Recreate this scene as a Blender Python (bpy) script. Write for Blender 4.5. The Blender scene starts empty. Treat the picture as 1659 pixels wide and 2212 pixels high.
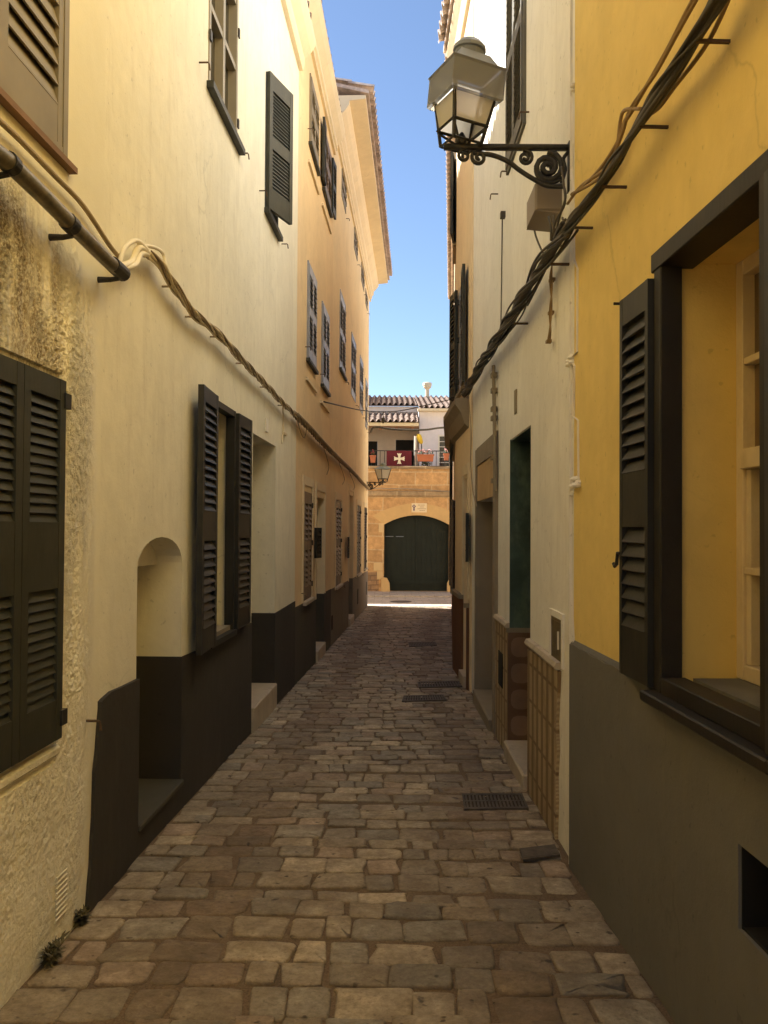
import bpy, bmesh, math, random
from mathutils import Vector, Matrix, noise
from mathutils.geometry import tessellate_polygon
random.seed(7)
R = math.radians
scene = bpy.context.scene
COL = scene.collection

# ------------------------------------------------------------------ camera
EYE = Vector((0.0, 0.0, 1.6))
FPX, CX, CY = 1912.0, 829.5, 1106.0          # measured on a 1659 x 2212 copy of the photo
HORIZON = 1143.0
PITCH = math.atan((HORIZON - CY) / FPX)
ROLL = R(0.35)
cam_rot = Matrix.Rotation(math.pi / 2 + PITCH, 3, 'X') @ Matrix.Rotation(ROLL, 3, 'Z')
cam = bpy.data.cameras.new("camera")
cam.sensor_fit = 'AUTO'
cam.sensor_width = 36.0
cam.lens = 36.0 * FPX / 2212.0
cam.clip_start = 0.05
cam.clip_end = 3000
cam_ob = bpy.data.objects.new("camera", cam)
cam_ob.matrix_world = Matrix.Translation(EYE) @ cam_rot.to_4x4()
COL.objects.link(cam_ob)
scene.camera = cam_ob

# ------------------------------------------------------------------ light
SUN_AZ, SUN_EL = R(-64), R(45)               # azimuth from +Y towards +X
world = bpy.data.worlds.new("World")
scene.world = world
world.use_nodes = True
wn = world.node_tree
bg = wn.nodes['Background']
sky = wn.nodes.new('ShaderNodeTexSky')
sky.sky_type = 'NISHITA'
sky.sun_disc = False
sky.sun_elevation = SUN_EL
sky.sun_rotation = SUN_AZ
sky.air_density = 0.8
sky.dust_density = 0.25
sky.ozone_density = 2.0
wn.links.new(sky.outputs[0], bg.inputs[0])
bg.inputs[1].default_value = 0.064
sd = Vector((math.sin(SUN_AZ) * math.cos(SUN_EL), math.cos(SUN_AZ) * math.cos(SUN_EL), math.sin(SUN_EL)))
sl = bpy.data.lights.new("sun", 'SUN')
sl.energy = 5.0
sl.angle = R(0.53)
sl.color = (1.0, 0.97, 0.93)
so = bpy.data.objects.new("sun", sl)
so.rotation_euler = sd.to_track_quat('Z', 'Y').to_euler()
so.location = (-20, 10, 30)
COL.objects.link(so)
scene.view_settings.view_transform = 'Standard'
scene.view_settings.look = 'None'
scene.view_settings.gamma = 1.0
scene.view_settings.exposure = 1.82
scene.cycles.max_bounces = 10
scene.cycles.diffuse_bounces = 7
scene.cycles.glossy_bounces = 3
scene.cycles.transmission_bounces = 4
scene.cycles.use_denoising = True

# ------------------------------------------------------------------ helpers
def ray(px, py):
    v = Vector(((px - CX) / FPX, -(py - CY) / FPX, -1.0))
    return cam_rot @ v

def at_y(px, py, y):
    r = ray(px, py); k = y / r.y
    return EYE + r * k

def at_z(px, py, z):
    r = ray(px, py); k = (z - EYE.z) / r.z
    return EYE + r * k

def gz(y):
    return -0.025 * y if y < 26 else -0.65

def on_ground(px, py):
    r = ray(px, py)
    k = -EYE.z / (r.z + 0.025 * r.y)
    p = EYE + r * k
    if p.y > 26: return at_z(px, py, -0.65)
    return p

class Facade:
    """vertical wall plane X = a + b*Y ; side=+1 when the street lies on its +X side"""
    def __init__(s, a, b, side):
        s.a, s.b, s.side = a, b, side
        q = math.sqrt(1 + b * b)
        s.t = Vector((b / q, 1 / q, 0)); s.n = Vector((side / q, -side * b / q, 0))
    def pt(s, y, z, d=0.0):
        return Vector((s.a + s.b * y, y, z)) + s.n * d
    def uv(s, px, py, d=0.0):
        r = ray(px, py)
        a = s.a + s.side * d * math.sqrt(1 + s.b * s.b)
        k = a / (r.x - s.b * r.y)
        return (r.y * k, EYE.z + r.z * k)
    def P(s, px, py, d=0.0):
        r = ray(px, py)
        a = s.a + s.side * d * math.sqrt(1 + s.b * s.b)
        k = a / (r.x - s.b * r.y)
        return EYE + r * k

LF = Facade(-1.463, 0.038, 1)
R1 = Facade(1.136, -0.035, -1)
R2 = Facade(0.958, 0.006, -1)
R3 = Facade(1.105, -0.010, -1)
R4 = Facade(0.062, 0.0755, -1)

class MB:
    def __init__(s): s.v = []; s.f = []; s.c = None
    def add(s, vs, fs):
        o = len(s.v); s.v += [Vector(p) for p in vs]; s.f += [[i + o for i in f] for f in fs]
    def obox(s, o, ax, ay, az):
        o, ax, ay, az = Vector(o), Vector(ax), Vector(ay), Vector(az)
        vs = [o, o + ax, o + ax + ay, o + ay]; vs += [p + az for p in vs]
        s.add(vs, [(0, 3, 2, 1), (4, 5, 6, 7), (0, 1, 5, 4), (1, 2, 6, 5), (2, 3, 7, 6), (3, 0, 4, 7)])
    def box(s, a, b):
        s.obox(a, (b[0] - a[0], 0, 0), (0, b[1] - a[1], 0), (0, 0, b[2] - a[2]))
    def fbox(s, F, y0, y1, z0, z1, d0, d1):
        s.obox(F.pt(y0, z0, d0), F.pt(y1, z0, d0) - F.pt(y0, z0, d0), F.n * (d1 - d0), (0, 0, z1 - z0))
    def tube(s, pts, r, n=8, caps=True):
        pts = [Vector(p) for p in pts]; m = len(pts)
        rs = r if isinstance(r, (list, tuple)) else [r] * m
        up = Vector((0, 0, 1)); base = len(s.v); prev = None
        for i, p in enumerate(pts):
            d = (pts[min(i + 1, m - 1)] - pts[max(i - 1, 0)])
            d = d.normalized() if d.length > 1e-9 else Vector((0, 1, 0))
            if prev is None:
                a = d.cross(up)
                if a.length < 1e-3: a = d.cross(Vector((1, 0, 0)))
            else:
                a = prev - d * prev.dot(d)
                if a.length < 1e-6: a = d.cross(up)
            a.normalize(); b = d.cross(a); prev = a
            for k in range(n):
                t = 2 * math.pi * k / n
                s.v.append(p + (a * math.cos(t) + b * math.sin(t)) * rs[i])
        for i in range(m - 1):
            for k in range(n):
                k2 = (k + 1) % n
                s.f.append([base + i * n + k, base + i * n + k2, base + (i + 1) * n + k2, base + (i + 1) * n + k])
        if caps:
            s.f.append([base + k for k in range(n)][::-1]); s.f.append([base + (m - 1) * n + k for k in range(n)])
    def lathe(s, prof, n=16, c=(0, 0, 0), rot=0.0, sq=False):
        base = len(s.v); c = Vector(c)
        for (r, z) in prof:
            for k in range(n):
                t = 2 * math.pi * (k + (0.5 if sq else 0)) / n + rot
                s.v.append(c + Vector((r * math.cos(t), r * math.sin(t), z)))
        for i in range(len(prof) - 1):
            for k in range(n):
                k2 = (k + 1) % n
                s.f.append([base + i * n + k, base + i * n + k2, base + (i + 1) * n + k2, base + (i + 1) * n + k])
        s.f.append([base + k for k in range(n)][::-1]); s.f.append([base + (len(prof) - 1) * n + k for k in range(n)])
    def panel(s, P, outer, holes=(), d=0.0, back=0.0, hback=None):
        """flat sheet with holes. P(y,z,d)->point ; outer and holes are lists of (y,z)"""
        loops = [list(outer)] + [list(h) for h in holes]
        flat = [p for l in loops for p in l]
        tri = tessellate_polygon([[Vector((p[0], p[1], 0)) for p in l] for l in loops])
        o = len(s.v); s.v += [P(p[0], p[1], d) for p in flat]
        s.f += [[i + o for i in t] for t in tri]
        k = o
        for li, l in enumerate(loops):
            b = back if li == 0 else ((hback[li - 1] if isinstance(hback, (list, tuple)) else hback) or 0)
            n = len(l)
            if b:
                q = len(s.v); s.v += [P(p[0], p[1], d - b) for p in l]
                for i in range(n):
                    j = (i + 1) % n
                    s.f.append([k + i, k + j, q + j, q + i])
            k += n
    def extrude(s, prof, P, y0, y1):
        """closed profile [(d,z)] swept along a facade"""
        n = len(prof); o = len(s.v)
        s.v += [P(y0, z, d) for d, z in prof] + [P(y1, z, d) for d, z in prof]
        for i in range(n):
            j = (i + 1) % n; s.f.append([o + i, o + j, o + n + j, o + n + i])
        tri = tessellate_polygon([[Vector((d, z, 0)) for d, z in prof]])
        s.f += [[i + o for i in t] for t in tri] + [[i + o + n for i in t] for t in tri]
    def pieces(s, gap=0.004):
        """connected islands, joined when their boxes touch"""
        par = list(range(len(s.v)))
        def find(i):
            while par[i] != i: par[i] = par[par[i]]; i = par[i]
            return i
        for f in s.f:
            r = find(f[0])
            for i in f[1:]: par[find(i)] = r
        isl = {}
        for f in s.f: isl.setdefault(find(f[0]), []).append(f)
        grp = []
        for fs in isl.values():
            ix = {i for f in fs for i in f}
            lo = [min(s.v[i][k] for i in ix) - gap for k in range(3)]; hi = [max(s.v[i][k] for i in ix) + gap for k in range(3)]
            grp.append([lo, hi, fs])
        ch = True
        while ch:
            ch = False
            for a in range(len(grp)):
                for b in range(a + 1, len(grp)):
                    A, B = grp[a], grp[b]
                    if all(A[0][k] <= B[1][k] and B[0][k] <= A[1][k] for k in range(3)):
                        grp[a] = [[min(A[0][k], B[0][k]) for k in range(3)], [max(A[1][k], B[1][k]) for k in range(3)], A[2] + B[2]]
                        del grp[b]; ch = True; break
                if ch: break
        out = []
        for _, _, fs in grp:
            ix = sorted({i for f in fs for i in f}); mp = {i: k for k, i in enumerate(ix)}
            m = MB(); m.v = [s.v[i] for i in ix]; m.f = [[mp[i] for i in f] for f in fs]; out.append(m)
        return out
    def split(s, name, m, parent=None, smooth=False, bevel=0.0):
        return [p.build(name, m, parent, smooth, bevel) for p in s.pieces()]
    def build(s, name, m, parent=None, smooth=False, bevel=0.0):
        off = Vector((0, 0, 0))
        q = parent
        while q is not None: off += q.location; q = q.parent
        me = bpy.data.meshes.new(name)
        local = parent is not None and parent.get('_local')
        me.from_pydata([tuple(p if local else p - off) for p in s.v], [], s.f)
        me.update()
        if s.c:
            ca = me.color_attributes.new('tint', 'FLOAT_COLOR', 'POINT')
            for i, c in enumerate(s.c): ca.data[i].color = (*c, 1)
        bm = bmesh.new(); bm.from_mesh(me)
        bmesh.ops.recalc_face_normals(bm, faces=bm.faces); bm.to_mesh(me); bm.free()
        if smooth:
            for p in me.polygons: p.use_smooth = True
        if m: me.materials.append(m)
        o = bpy.data.objects.new(name, me); COL.objects.link(o)
        if parent is not None: o.parent = parent
        if bevel:
            b = o.modifiers.new('bevel', 'BEVEL'); b.width = bevel; b.segments = 1; b.limit_method = 'ANGLE'
        return o

def thing(name, label, cat, loc=(0, 0, 0), group=None):
    o = bpy.data.objects.new(name, None); COL.objects.link(o)
    o.location = loc; o.empty_display_size = 0.2
    o['label'] = label; o['category'] = cat
    if group: o['group'] = group
    return o

def tag(o, label, cat, group=None):
    o['label'] = label; o['category'] = cat
    if group: o['group'] = group
    return o

def struct(o): o['kind'] = 'structure'; return o

def smooth_path(pts, n=8):
    pts = [Vector(p) for p in pts]; out = []
    for i in range(len(pts) - 1):
        p0, p1, p2, p3 = pts[max(i - 1, 0)], pts[i], pts[i + 1], pts[min(i + 2, len(pts) - 1)]
        for k in range(n):
            t = k / n
            out.append(0.5 * ((2 * p1) + (p2 - p0) * t + (2 * p0 - 5 * p1 + 4 * p2 - p3) * t * t + (3 * p1 - p0 - 3 * p2 + p3) * t ** 3))
    out.append(pts[-1]); return out

def rect(y0, y1, z0, z1): return [(y0, z0), (y1, z0), (y1, z1), (y0, z1)]

# ------------------------------------------------------------------ materials
def nodes(name):
    m = bpy.data.materials.new(name); m.use_nodes = True
    t = m.node_tree; b = t.nodes['Principled BSDF']
    return m, t, b

def nz(t, scale, detail=4, rough=0.6, vec=None, dist=0.0):
    n = t.nodes.new('ShaderNodeTexNoise'); n.inputs['Scale'].default_value = scale
    n.inputs['Detail'].default_value = detail; n.inputs['Roughness'].default_value = rough
    n.inputs['Distortion'].default_value = dist
    if vec is not None: t.links.new(vec, n.inputs['Vector'])
    return n.outputs['Fac']

def ramp(t, fac, stops):
    r = t.nodes.new('ShaderNodeValToRGB'); e = r.color_ramp.elements
    while len(e) < len(stops): e.new(0.5)
    for i, (p, c) in enumerate(stops):
        e[i].position = p; e[i].color = (*c, 1) if len(c) == 3 else c
    t.links.new(fac, r.inputs[0]); return r.outputs[0]

def mix(t, fac, a, b, mode='MIX'):
    n = t.nodes.new('ShaderNodeMix'); n.data_type = 'RGBA'; n.blend_type = mode
    for s, x in ((0, fac), (6, a), (7, b)):
        if hasattr(x, 'node'): t.links.new(x, n.inputs[s])
        elif s == 0: n.inputs[0].default_value = x
        else: n.inputs[s].default_value = (*x, 1)
    return n.outputs[2]

def math_n(t, op, a, b=None, clamp=False):
    n = t.nodes.new('ShaderNodeMath'); n.operation = op; n.use_clamp = clamp
    for i, x in enumerate((a, b)):
        if x is None: continue
        if hasattr(x, 'node'): t.links.new(x, n.inputs[i])
        else: n.inputs[i].default_value = x
    return n.outputs[0]

def bump(t, b, h, strength=0.3, dist=0.01, prev=None):
    n = t.nodes.new('ShaderNodeBump'); n.inputs['Strength'].default_value = strength
    n.inputs['Distance'].default_value = dist
    t.links.new(h, n.inputs['Height'])
    if prev is not None: t.links.new(prev, n.inputs['Normal'])
    t.links.new(n.outputs[0], b.inputs['Normal']); return n.outputs[0]

def coords(t, scale=(1, 1, 1)):
    g = t.nodes.new('ShaderNodeNewGeometry')
    mp = t.nodes.new('ShaderNodeMapping'); mp.inputs['Scale'].default_value = scale
    t.links.new(g.outputs['Position'], mp.inputs['Vector'])
    return mp.outputs[0]

def mul(c, k): return tuple(min(1, x * k) for x in c)

def plaster(name, c, var=0.10, bumpy=0.25, stain=0.25, stain_c=None, spots=0.0, patches=0.35):
    m, t, b = nodes(name)
    v = coords(t); vs = coords(t, (2.2, 2.2, 0.22))
    n1 = nz(t, 0.9, 5, 0.65, v); n2 = nz(t, 7, 5, 0.6, v); n3 = nz(t, 3.6, 7, 0.75, vs)
    col = ramp(t, n1, [(0.3, mul(c, 1 - var)), (0.7, mul(c, 1 + var))])
    col = mix(t, 0.25, col, ramp(t, n2, [(0.35, mul(c, 0.85)), (0.65, mul(c, 1.1))]))
    st = ramp(t, n3, [(0.52, (0, 0, 0)), (0.78, (1, 1, 1))])
    col = mix(t, math_n(t, 'MULTIPLY', st, stain), col, stain_c or mul((c[0], c[1] * 0.93, c[2] * 0.85), 0.62))
    # repaired patches with a soft edge, and hairline cracks
    pa = ramp(t, nz(t, 0.55, 3, 0.5, coords(t), 0.6), [(0.56, (0, 0, 0)), (0.585, (1, 1, 1))])
    col = mix(t, math_n(t, 'MULTIPLY', pa, patches), col, mul(c, 0.86))
    ck = t.nodes.new('ShaderNodeTexVoronoi'); ck.feature = 'DISTANCE_TO_EDGE'; ck.inputs['Scale'].default_value = 0.55
    wv = t.nodes.new('ShaderNodeTexNoise'); wv.inputs['Scale'].default_value = 3.0; wv.inputs['Detail'].default_value = 6; t.links.new(coords(t), wv.inputs['Vector'])
    vm = t.nodes.new('ShaderNodeVectorMath'); vm.operation = 'MULTIPLY_ADD'; t.links.new(wv.outputs['Color'], vm.inputs[0]); vm.inputs[1].default_value = (0.45, 0.45, 0.45)
    t.links.new(coords(t), vm.inputs[2]); t.links.new(vm.outputs[0], ck.inputs['Vector'])
    cr = ramp(t, ck.outputs['Distance'], [(0.0, (1, 1, 1)), (0.006, (0, 0, 0))])
    cr = math_n(t, 'MULTIPLY', cr, ramp(t, nz(t, 1.1, 2, 0.5, coords(t)), [(0.48, (0, 0, 0)), (0.62, (1, 1, 1))]))
    col = mix(t, math_n(t, 'MULTIPLY', cr, 0.28), col, mul(c, 0.4))
    if spots:
        sp = ramp(t, nz(t, 26, 2, 0.5, v), [(0.68, (0, 0, 0)), (0.74, (1, 1, 1))])
        col = mix(t, math_n(t, 'MULTIPLY', sp, spots), col, mul(c, 0.35))
    t.links.new(col, b.inputs['Base Color'])
    b.inputs['Roughness'].default_value = 0.9
    b.inputs['Specular IOR Level'].default_value = 0.25
    p = bump(t, b, nz(t, 2.2, 3, 0.5, v), 0.35, 0.035)
    p = bump(t, b, nz(t, 14, 5, 0.6, v), bumpy, 0.012, p)
    bump(t, b, nz(t, 130, 3, 0.6, v), 0.35, 0.003, p)
    return m

def rough_plaster(name, c):
    m, t, b = nodes(name)
    v = coords(t)
    col = ramp(t, nz(t, 0.9, 5, 0.65, v), [(0.3, mul(c, 0.92)), (0.7, mul(c, 1.05))])
    sep = t.nodes.new('ShaderNodeSeparateXYZ'); t.links.new(v, sep.inputs[0])
    def rng(out, a, b_, c0=0.0, c1=1.0):
        n = t.nodes.new('ShaderNodeMapRange'); n.interpolation_type = 'SMOOTHSTEP'
        n.inputs['From Min'].default_value = a; n.inputs['From Max'].default_value = b_
        n.inputs['To Min'].default_value = c0; n.inputs['To Max'].default_value = c1
        t.links.new(out, n.inputs['Value']); return n.outputs[0]
    Y, Z = sep.outputs[1], sep.outputs[2]
    low = rng(math_n(t, 'ADD', Z, math_n(t, 'MULTIPLY', Y, 0.22)), 3.75, 3.35)     # pitted skin ends under the pipe
    smoothside = rng(Y, 4.05, 3.8)
    low = math_n(t, 'MULTIPLY', low, smoothside)
    # mould and bare render in upright runs below the pipe
    up = rng(Z, 1.95, 2.35)
    side = rng(Y, 3.72, 3.45)
    patch = math_n(t, 'MULTIPLY', math_n(t, 'MULTIPLY', up, side), low)
    runs = ramp(t, nz(t, 3.4, 4, 0.6, coords(t, (1, 1.6, 0.45))), [(0.40, (0, 0, 0)), (0.56, (1, 1, 1))])
    grain = ramp(t, nz(t, 75, 5, 0.75, v), [(0.36, (0.15, 0.15, 0.15)), (0.56, (1, 1, 1))])
    f = math_n(t, 'MULTIPLY', math_n(t, 'MULTIPLY', patch, runs), grain)
    col = mix(t, math_n(t, 'MULTIPLY', f, 0.9), col, (0.20, 0.135, 0.065))
    g2 = ramp(t, nz(t, 2.4, 6, 0.7, coords(t, (2, 2, 0.6))), [(0.58, (0, 0, 0)), (0.75, (1, 1, 1))])
    col = mix(t, math_n(t, 'MULTIPLY', math_n(t, 'MULTIPLY', g2, low), 0.4), col, mul(c, 0.6))
    t.links.new(col, b.inputs['Base Color'])
    b.inputs['Roughness'].default_value = 0.95
    b.inputs['Specular IOR Level'].default_value = 0.2
    pit = t.nodes.new('ShaderNodeTexVoronoi'); pit.inputs['Scale'].default_value = 30; pit.feature = 'SMOOTH_F1'
    t.links.new(coords(t, (1, 1, 0.85)), pit.inputs['Vector'])
    band = ramp(t, nz(t, 2.0, 3, 0.5, coords(t, (1, 2.2, 0.45))), [(0.42, (0.06, 0.06, 0.06)), (0.58, (1, 1, 1))])
    band = math_n(t, 'MULTIPLY', band, rng(Z, 0.7, 2.0, 0.3, 1.0))
    h = math_n(t, 'ADD', math_n(t, 'MULTIPLY', pit.outputs['Distance'], 0.8), nz(t, 34, 5, 0.75, v))
    h = math_n(t, 'MULTIPLY', math_n(t, 'MULTIPLY', h, band), low)
    p = bump(t, b, math_n(t, 'MULTIPLY', nz(t, 5, 5, 0.65, v), low), 0.5, 0.05)
    p = bump(t, b, nz(t, 2.2, 3, 0.5, v), 0.35, 0.035, p)
    p = bump(t, b, h, 1.0, 0.035, p)
    bump(t, b, nz(t, 90, 3, 0.6, v), 0.3, 0.004, p)
    return m

def paint(name, c, rough=0.5, var=0.18, grain=0.15, dirt=None, dirt_amt=0.3, spec=0.35):
    m, t, b = nodes(name)
    v = coords(t); n1 = nz(t, 3, 5, 0.6, v)
    col = ramp(t, n1, [(0.3, mul(c, 1 - var)), (0.7, mul(c, 1 + var))])
    if dirt:
        d = ramp(t, nz(t, 6, 6, 0.75, coords(t, (1, 1, 0.5))), [(0.5, (0, 0, 0)), (0.7, (1, 1, 1))])
        col = mix(t, math_n(t, 'MULTIPLY', d, dirt_amt), col, dirt)
    t.links.new(col, b.inputs['Base Color'])
    b.inputs['Roughness'].default_value = rough
    b.inputs['Specular IOR Level'].default_value = spec
    bump(t, b, nz(t, 60, 4, 0.6, coords(t, (1, 1, 0.15))), grain, 0.002)
    return m

def metal(name, c, rough=0.45, met=0.8):
    m, t, b = nodes(name)
    col = ramp(t, nz(t, 18, 5, 0.7, coords(t)), [(0.35, mul(c, 0.7)), (0.65, mul(c, 1.25))])
    t.links.new(col, b.inputs['Base Color'])
    b.inputs['Roughness'].default_value = rough; b.inputs['Metallic'].default_value = met
    bump(t, b, nz(t, 70, 4, 0.6, coords(t)), 0.15, 0.002)
    return m

def glass(name, c, rough=0.06):
    m, t, b = nodes(name)
    b.inputs['Base Color'].default_value = (*c, 1); b.inputs['Roughness'].default_value = rough
    b.inputs['Specular IOR Level'].default_value = 0.6
    return m

def cobble_mat():
    m, t, b = nodes('cobble_stone')
    a = t.nodes.new('ShaderNodeVertexColor'); a.layer_name = 'tint'
    v = coords(t)
    n = ramp(t, nz(t, 9, 6, 0.7, v), [(0.3, (0.62, 0.60, 0.56)), (0.7, (1.22, 1.21, 1.18))])
    n_f = ramp(t, nz(t, 38, 5, 0.7, v), [(0.35, (0.78, 0.77, 0.75)), (0.65, (1.12, 1.12, 1.12))])
    n = mix(t, 1.0, n, n_f, 'MULTIPLY')
    col = mix(t, 1.0, a.outputs['Color'], n, 'MULTIPLY')
    grit = ramp(t, nz(t, 60, 4, 0.7, v), [(0.56, (0, 0, 0)), (0.70, (1, 1, 1))])
    col = mix(t, math_n(t, 'MULTIPLY', grit, 0.5), col, (0.12, 0.085, 0.055))
    blot = ramp(t, nz(t, 3.2, 6, 0.75, v), [(0.42, (0, 0, 0)), (0.66, (1, 1, 1))])
    col = mix(t, math_n(t, 'MULTIPLY', blot, 0.55), col, (0.16, 0.112, 0.07))
    pit = ramp(t, nz(t, 17, 2, 0.4, v), [(0.70, (0, 0, 0)), (0.76, (1, 1, 1))])
    col = mix(t, math_n(t, 'MULTIPLY', pit, 0.8), col, (0.06, 0.045, 0.03))
    t.links.new(col, b.inputs['Base Color'])
    r = ramp(t, nz(t, 8, 4, 0.6, v), [(0.3, (0.5,) * 3), (0.7, (0.8,) * 3)])
    t.links.new(r, b.inputs['Roughness'])
    b.inputs['Specular IOR Level'].default_value = 0.35
    p = bump(t, b, nz(t, 18, 6, 0.7, v), 0.8, 0.018)
    p = bump(t, b, pit, 0.5, -0.01, p)
    bump(t, b, nz(t, 90, 4, 0.7, v), 0.35, 0.004, p)
    return m

def dirt_mat():
    m, t, b = nodes('street_dirt')
    v = coords(t)
    col = ramp(t, nz(t, 5, 6, 0.7, v), [(0.3, (0.10, 0.066, 0.038)), (0.5, (0.17, 0.112, 0.064)), (0.7, (0.24, 0.17, 0.105))])
    col = mix(t, 0.4, col, ramp(t, nz(t, 120, 3, 0.6, v), [(0.4, (0.08, 0.055, 0.035)), (0.65, (0.30, 0.22, 0.14))]))
    t.links.new(col, b.inputs['Base Color']); b.inputs['Roughness'].default_value = 0.95
    bump(t, b, nz(t, 90, 5, 0.7, v), 0.5, 0.006)
    return m

def block_stone(name, c, mortar, bw, bh, axis='XZ', msize=0.015, var=0.3, grime=0.5):
    m, t, b = nodes(name)
    g = t.nodes.new('ShaderNodeNewGeometry'); sep = t.nodes.new('ShaderNodeSeparateXYZ')
    t.links.new(g.outputs['Position'], sep.inputs[0])
    cb = t.nodes.new('ShaderNodeCombineXYZ')
    t.links.new(sep.outputs['XYZ'.index(axis[0])], cb.inputs[0]); t.links.new(sep.outputs['XYZ'.index(axis[1])], cb.inputs[1])
    v = coords(t)
    wob = t.nodes.new('ShaderNodeTexNoise'); wob.inputs['Scale'].default_value = 1.5; t.links.new(v, wob.inputs['Vector'])
    vm = t.nodes.new('ShaderNodeVectorMath'); vm.operation = 'MULTIPLY_ADD'
    t.links.new(wob.outputs['Color'], vm.inputs[0]); vm.inputs[1].default_value = (0.08, 0.08, 0); t.links.new(cb.outputs[0], vm.inputs[2])
    br = t.nodes.new('ShaderNodeTexBrick'); br.inputs['Scale'].default_value = 1.0
    br.inputs['Brick Width'].default_value = bw; br.inputs['Row Height'].default_value = bh
    br.inputs['Mortar Size'].default_value = msize; br.inputs['Mortar Smooth'].default_value = 0.3
    br.inputs['Color1'].default_value = (*mul(c, 1 - var), 1); br.inputs['Color2'].default_value = (*mul(c, 1 + var), 1)
    br.inputs['Mortar'].default_value = (*mortar, 1)
    t.links.new(vm.outputs[0], br.inputs['Vector'])
    col = mix(t, 1.0, br.outputs['Color'], ramp(t, nz(t, 5, 6, 0.7, v), [(0.3, (0.65, 0.62, 0.6)), (0.7, (1.15, 1.15, 1.15))]), 'MULTIPLY')
    gr = ramp(t, nz(t, 1.3, 7, 0.75, v), [(0.5, (0, 0, 0)), (0.72, (1, 1, 1))])
    col = mix(t, math_n(t, 'MULTIPLY', gr, grime), col, mul(c, 0.4))
    t.links.new(col, b.inputs['Base Color']); b.inputs['Roughness'].default_value = 0.9
    p = bump(t, b, br.outputs['Fac'], 0.4, -0.012)
    bump(t, b, nz(t, 22, 6, 0.7, v), 0.5, 0.012, p)
    return m

def tile_mat(name, c):
    m, t, b = nodes(name)
    v = coords(t)
    col = ramp(t, nz(t, 2.5, 6, 0.75, v), [(0.3, mul(c, 0.55)), (0.5, c), (0.7, (min(1, c[0] * 1.5), c[1] * 1.6, c[2] * 1.6))])
    li = ramp(t, nz(t, 11, 6, 0.7, v), [(0.5, (0, 0, 0)), (0.66, (1, 1, 1))])
    col = mix(t, math_n(t, 'MULTIPLY', li, 0.6), col, (0.30, 0.27, 0.22))
    t.links.new(col, b.inputs['Base Color']); b.inputs['Roughness'].default_value = 0.9
    bump(t, b, nz(t, 40, 4, 0.6, v), 0.3, 0.006)
    return m

def leaf_mat(name, c):
    m, t, b = nodes(name)
    col = ramp(t, nz(t, 30, 3, 0.6, coords(t)), [(0.3, mul(c, 0.6)), (0.7, mul(c, 1.4))])
    t.links.new(col, b.inputs['Base Color']); b.inputs['Roughness'].default_value = 0.6
    return m

def wall_tile_mat(name, c1, c2, c3, s):
    """ribbed ceramic dado tiles: pale corded strips between brown bands"""
    m, t, b = nodes(name)
    g = t.nodes.new('ShaderNodeNewGeometry'); sep = t.nodes.new('ShaderNodeSeparateXYZ')
    t.links.new(g.outputs['Position'], sep.inputs[0])
    Y, Z = sep.outputs[1], sep.outputs[2]
    f = math_n(t, 'FRACT', math_n(t, 'DIVIDE', Y, s))
    band = ramp(t, math_n(t, 'ABSOLUTE', math_n(t, 'SUBTRACT', f, 0.5)), [(0.25, (1, 1, 1)), (0.31, (0, 0, 0))])
    fz = math_n(t, 'FRACT', math_n(t, 'DIVIDE', Z, s * 1.35))
    joint = ramp(t, math_n(t, 'ABSOLUTE', math_n(t, 'SUBTRACT', fz, 0.5)), [(0.44, (1, 1, 1)), (0.47, (0, 0, 0))])
    rib = math_n(t, 'SINE', math_n(t, 'MULTIPLY', math_n(t, 'ADD', math_n(t, 'MULTIPLY', Y, 1.4), Z), 2 * math.pi / 0.024))
    rib = math_n(t, 'ADD', math_n(t, 'MULTIPLY', rib, 0.5), 0.5)
    k = math_n(t, 'MULTIPLY', band, joint)
    light = mix(t, math_n(t, 'MULTIPLY', rib, 0.55), c1, c3)
    col = mix(t, k, c3, light)
    st = ramp(t, nz(t, 5, 6, 0.7, coords(t, (1, 1, 0.5))), [(0.42, (0, 0, 0)), (0.64, (1, 1, 1))])
    col = mix(t, math_n(t, 'MULTIPLY', st, 0.55), col, c2)
    t.links.new(col, b.inputs['Base Color']); b.inputs['Roughness'].default_value = 0.55
    p = bump(t, b, math_n(t, 'MULTIPLY', k, math_n(t, 'ADD', 0.6, math_n(t, 'MULTIPLY', rib, 0.4))), 0.6, 0.008)
    return m

CREAM = (0.87, 0.82, 0.66)
M = {}
M['cream'] = plaster('cream_plaster', CREAM, 0.07, 0.3, 0.42, spots=0.3)
M['rough'] = rough_plaster('rough_cream_plaster', CREAM)
M['ochre'] = plaster('ochre_plaster', (0.86, 0.67, 0.40), 0.08, 0.25, 0.3)
M['ochre2'] = plaster('light_ochre_plaster', (0.87, 0.70, 0.43), 0.08, 0.25, 0.3)
M['trim'] = plaster('pale_trim_plaster', (0.84, 0.71, 0.48), 0.05, 0.1, 0.1)
M['yellow'] = plaster('yellow_plaster', (0.83, 0.63, 0.23), 0.08, 0.25, 0.15, spots=0.25)
M['white'] = plaster('white_plaster', (0.88, 0.85, 0.77), 0.06, 0.3, 0.4, spots=0.35)
M['peach'] = plaster('peach_plaster', (0.86, 0.70, 0.46), 0.08, 0.2, 0.3)
M['dado_dark'] = plaster('dark_dado_paint', (0.052, 0.047, 0.043), 0.14, 0.25, 0.5, (0.10, 0.09, 0.07), spots=0.3)
M['dado_olive'] = plaster('olive_dado_paint', (0.080, 0.074, 0.058), 0.12, 0.15, 0.2, (0.13, 0.11, 0.08))
M['dado_grey'] = plaster('grey_dado_paint', (0.165, 0.160, 0.145), 0.10, 0.3, 0.45, (0.20, 0.185, 0.13), spots=0.3)
M['dado_light'] = plaster('light_grey_dado_paint', (0.20, 0.17, 0.13), 0.1, 0.2, 0.3)
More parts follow.
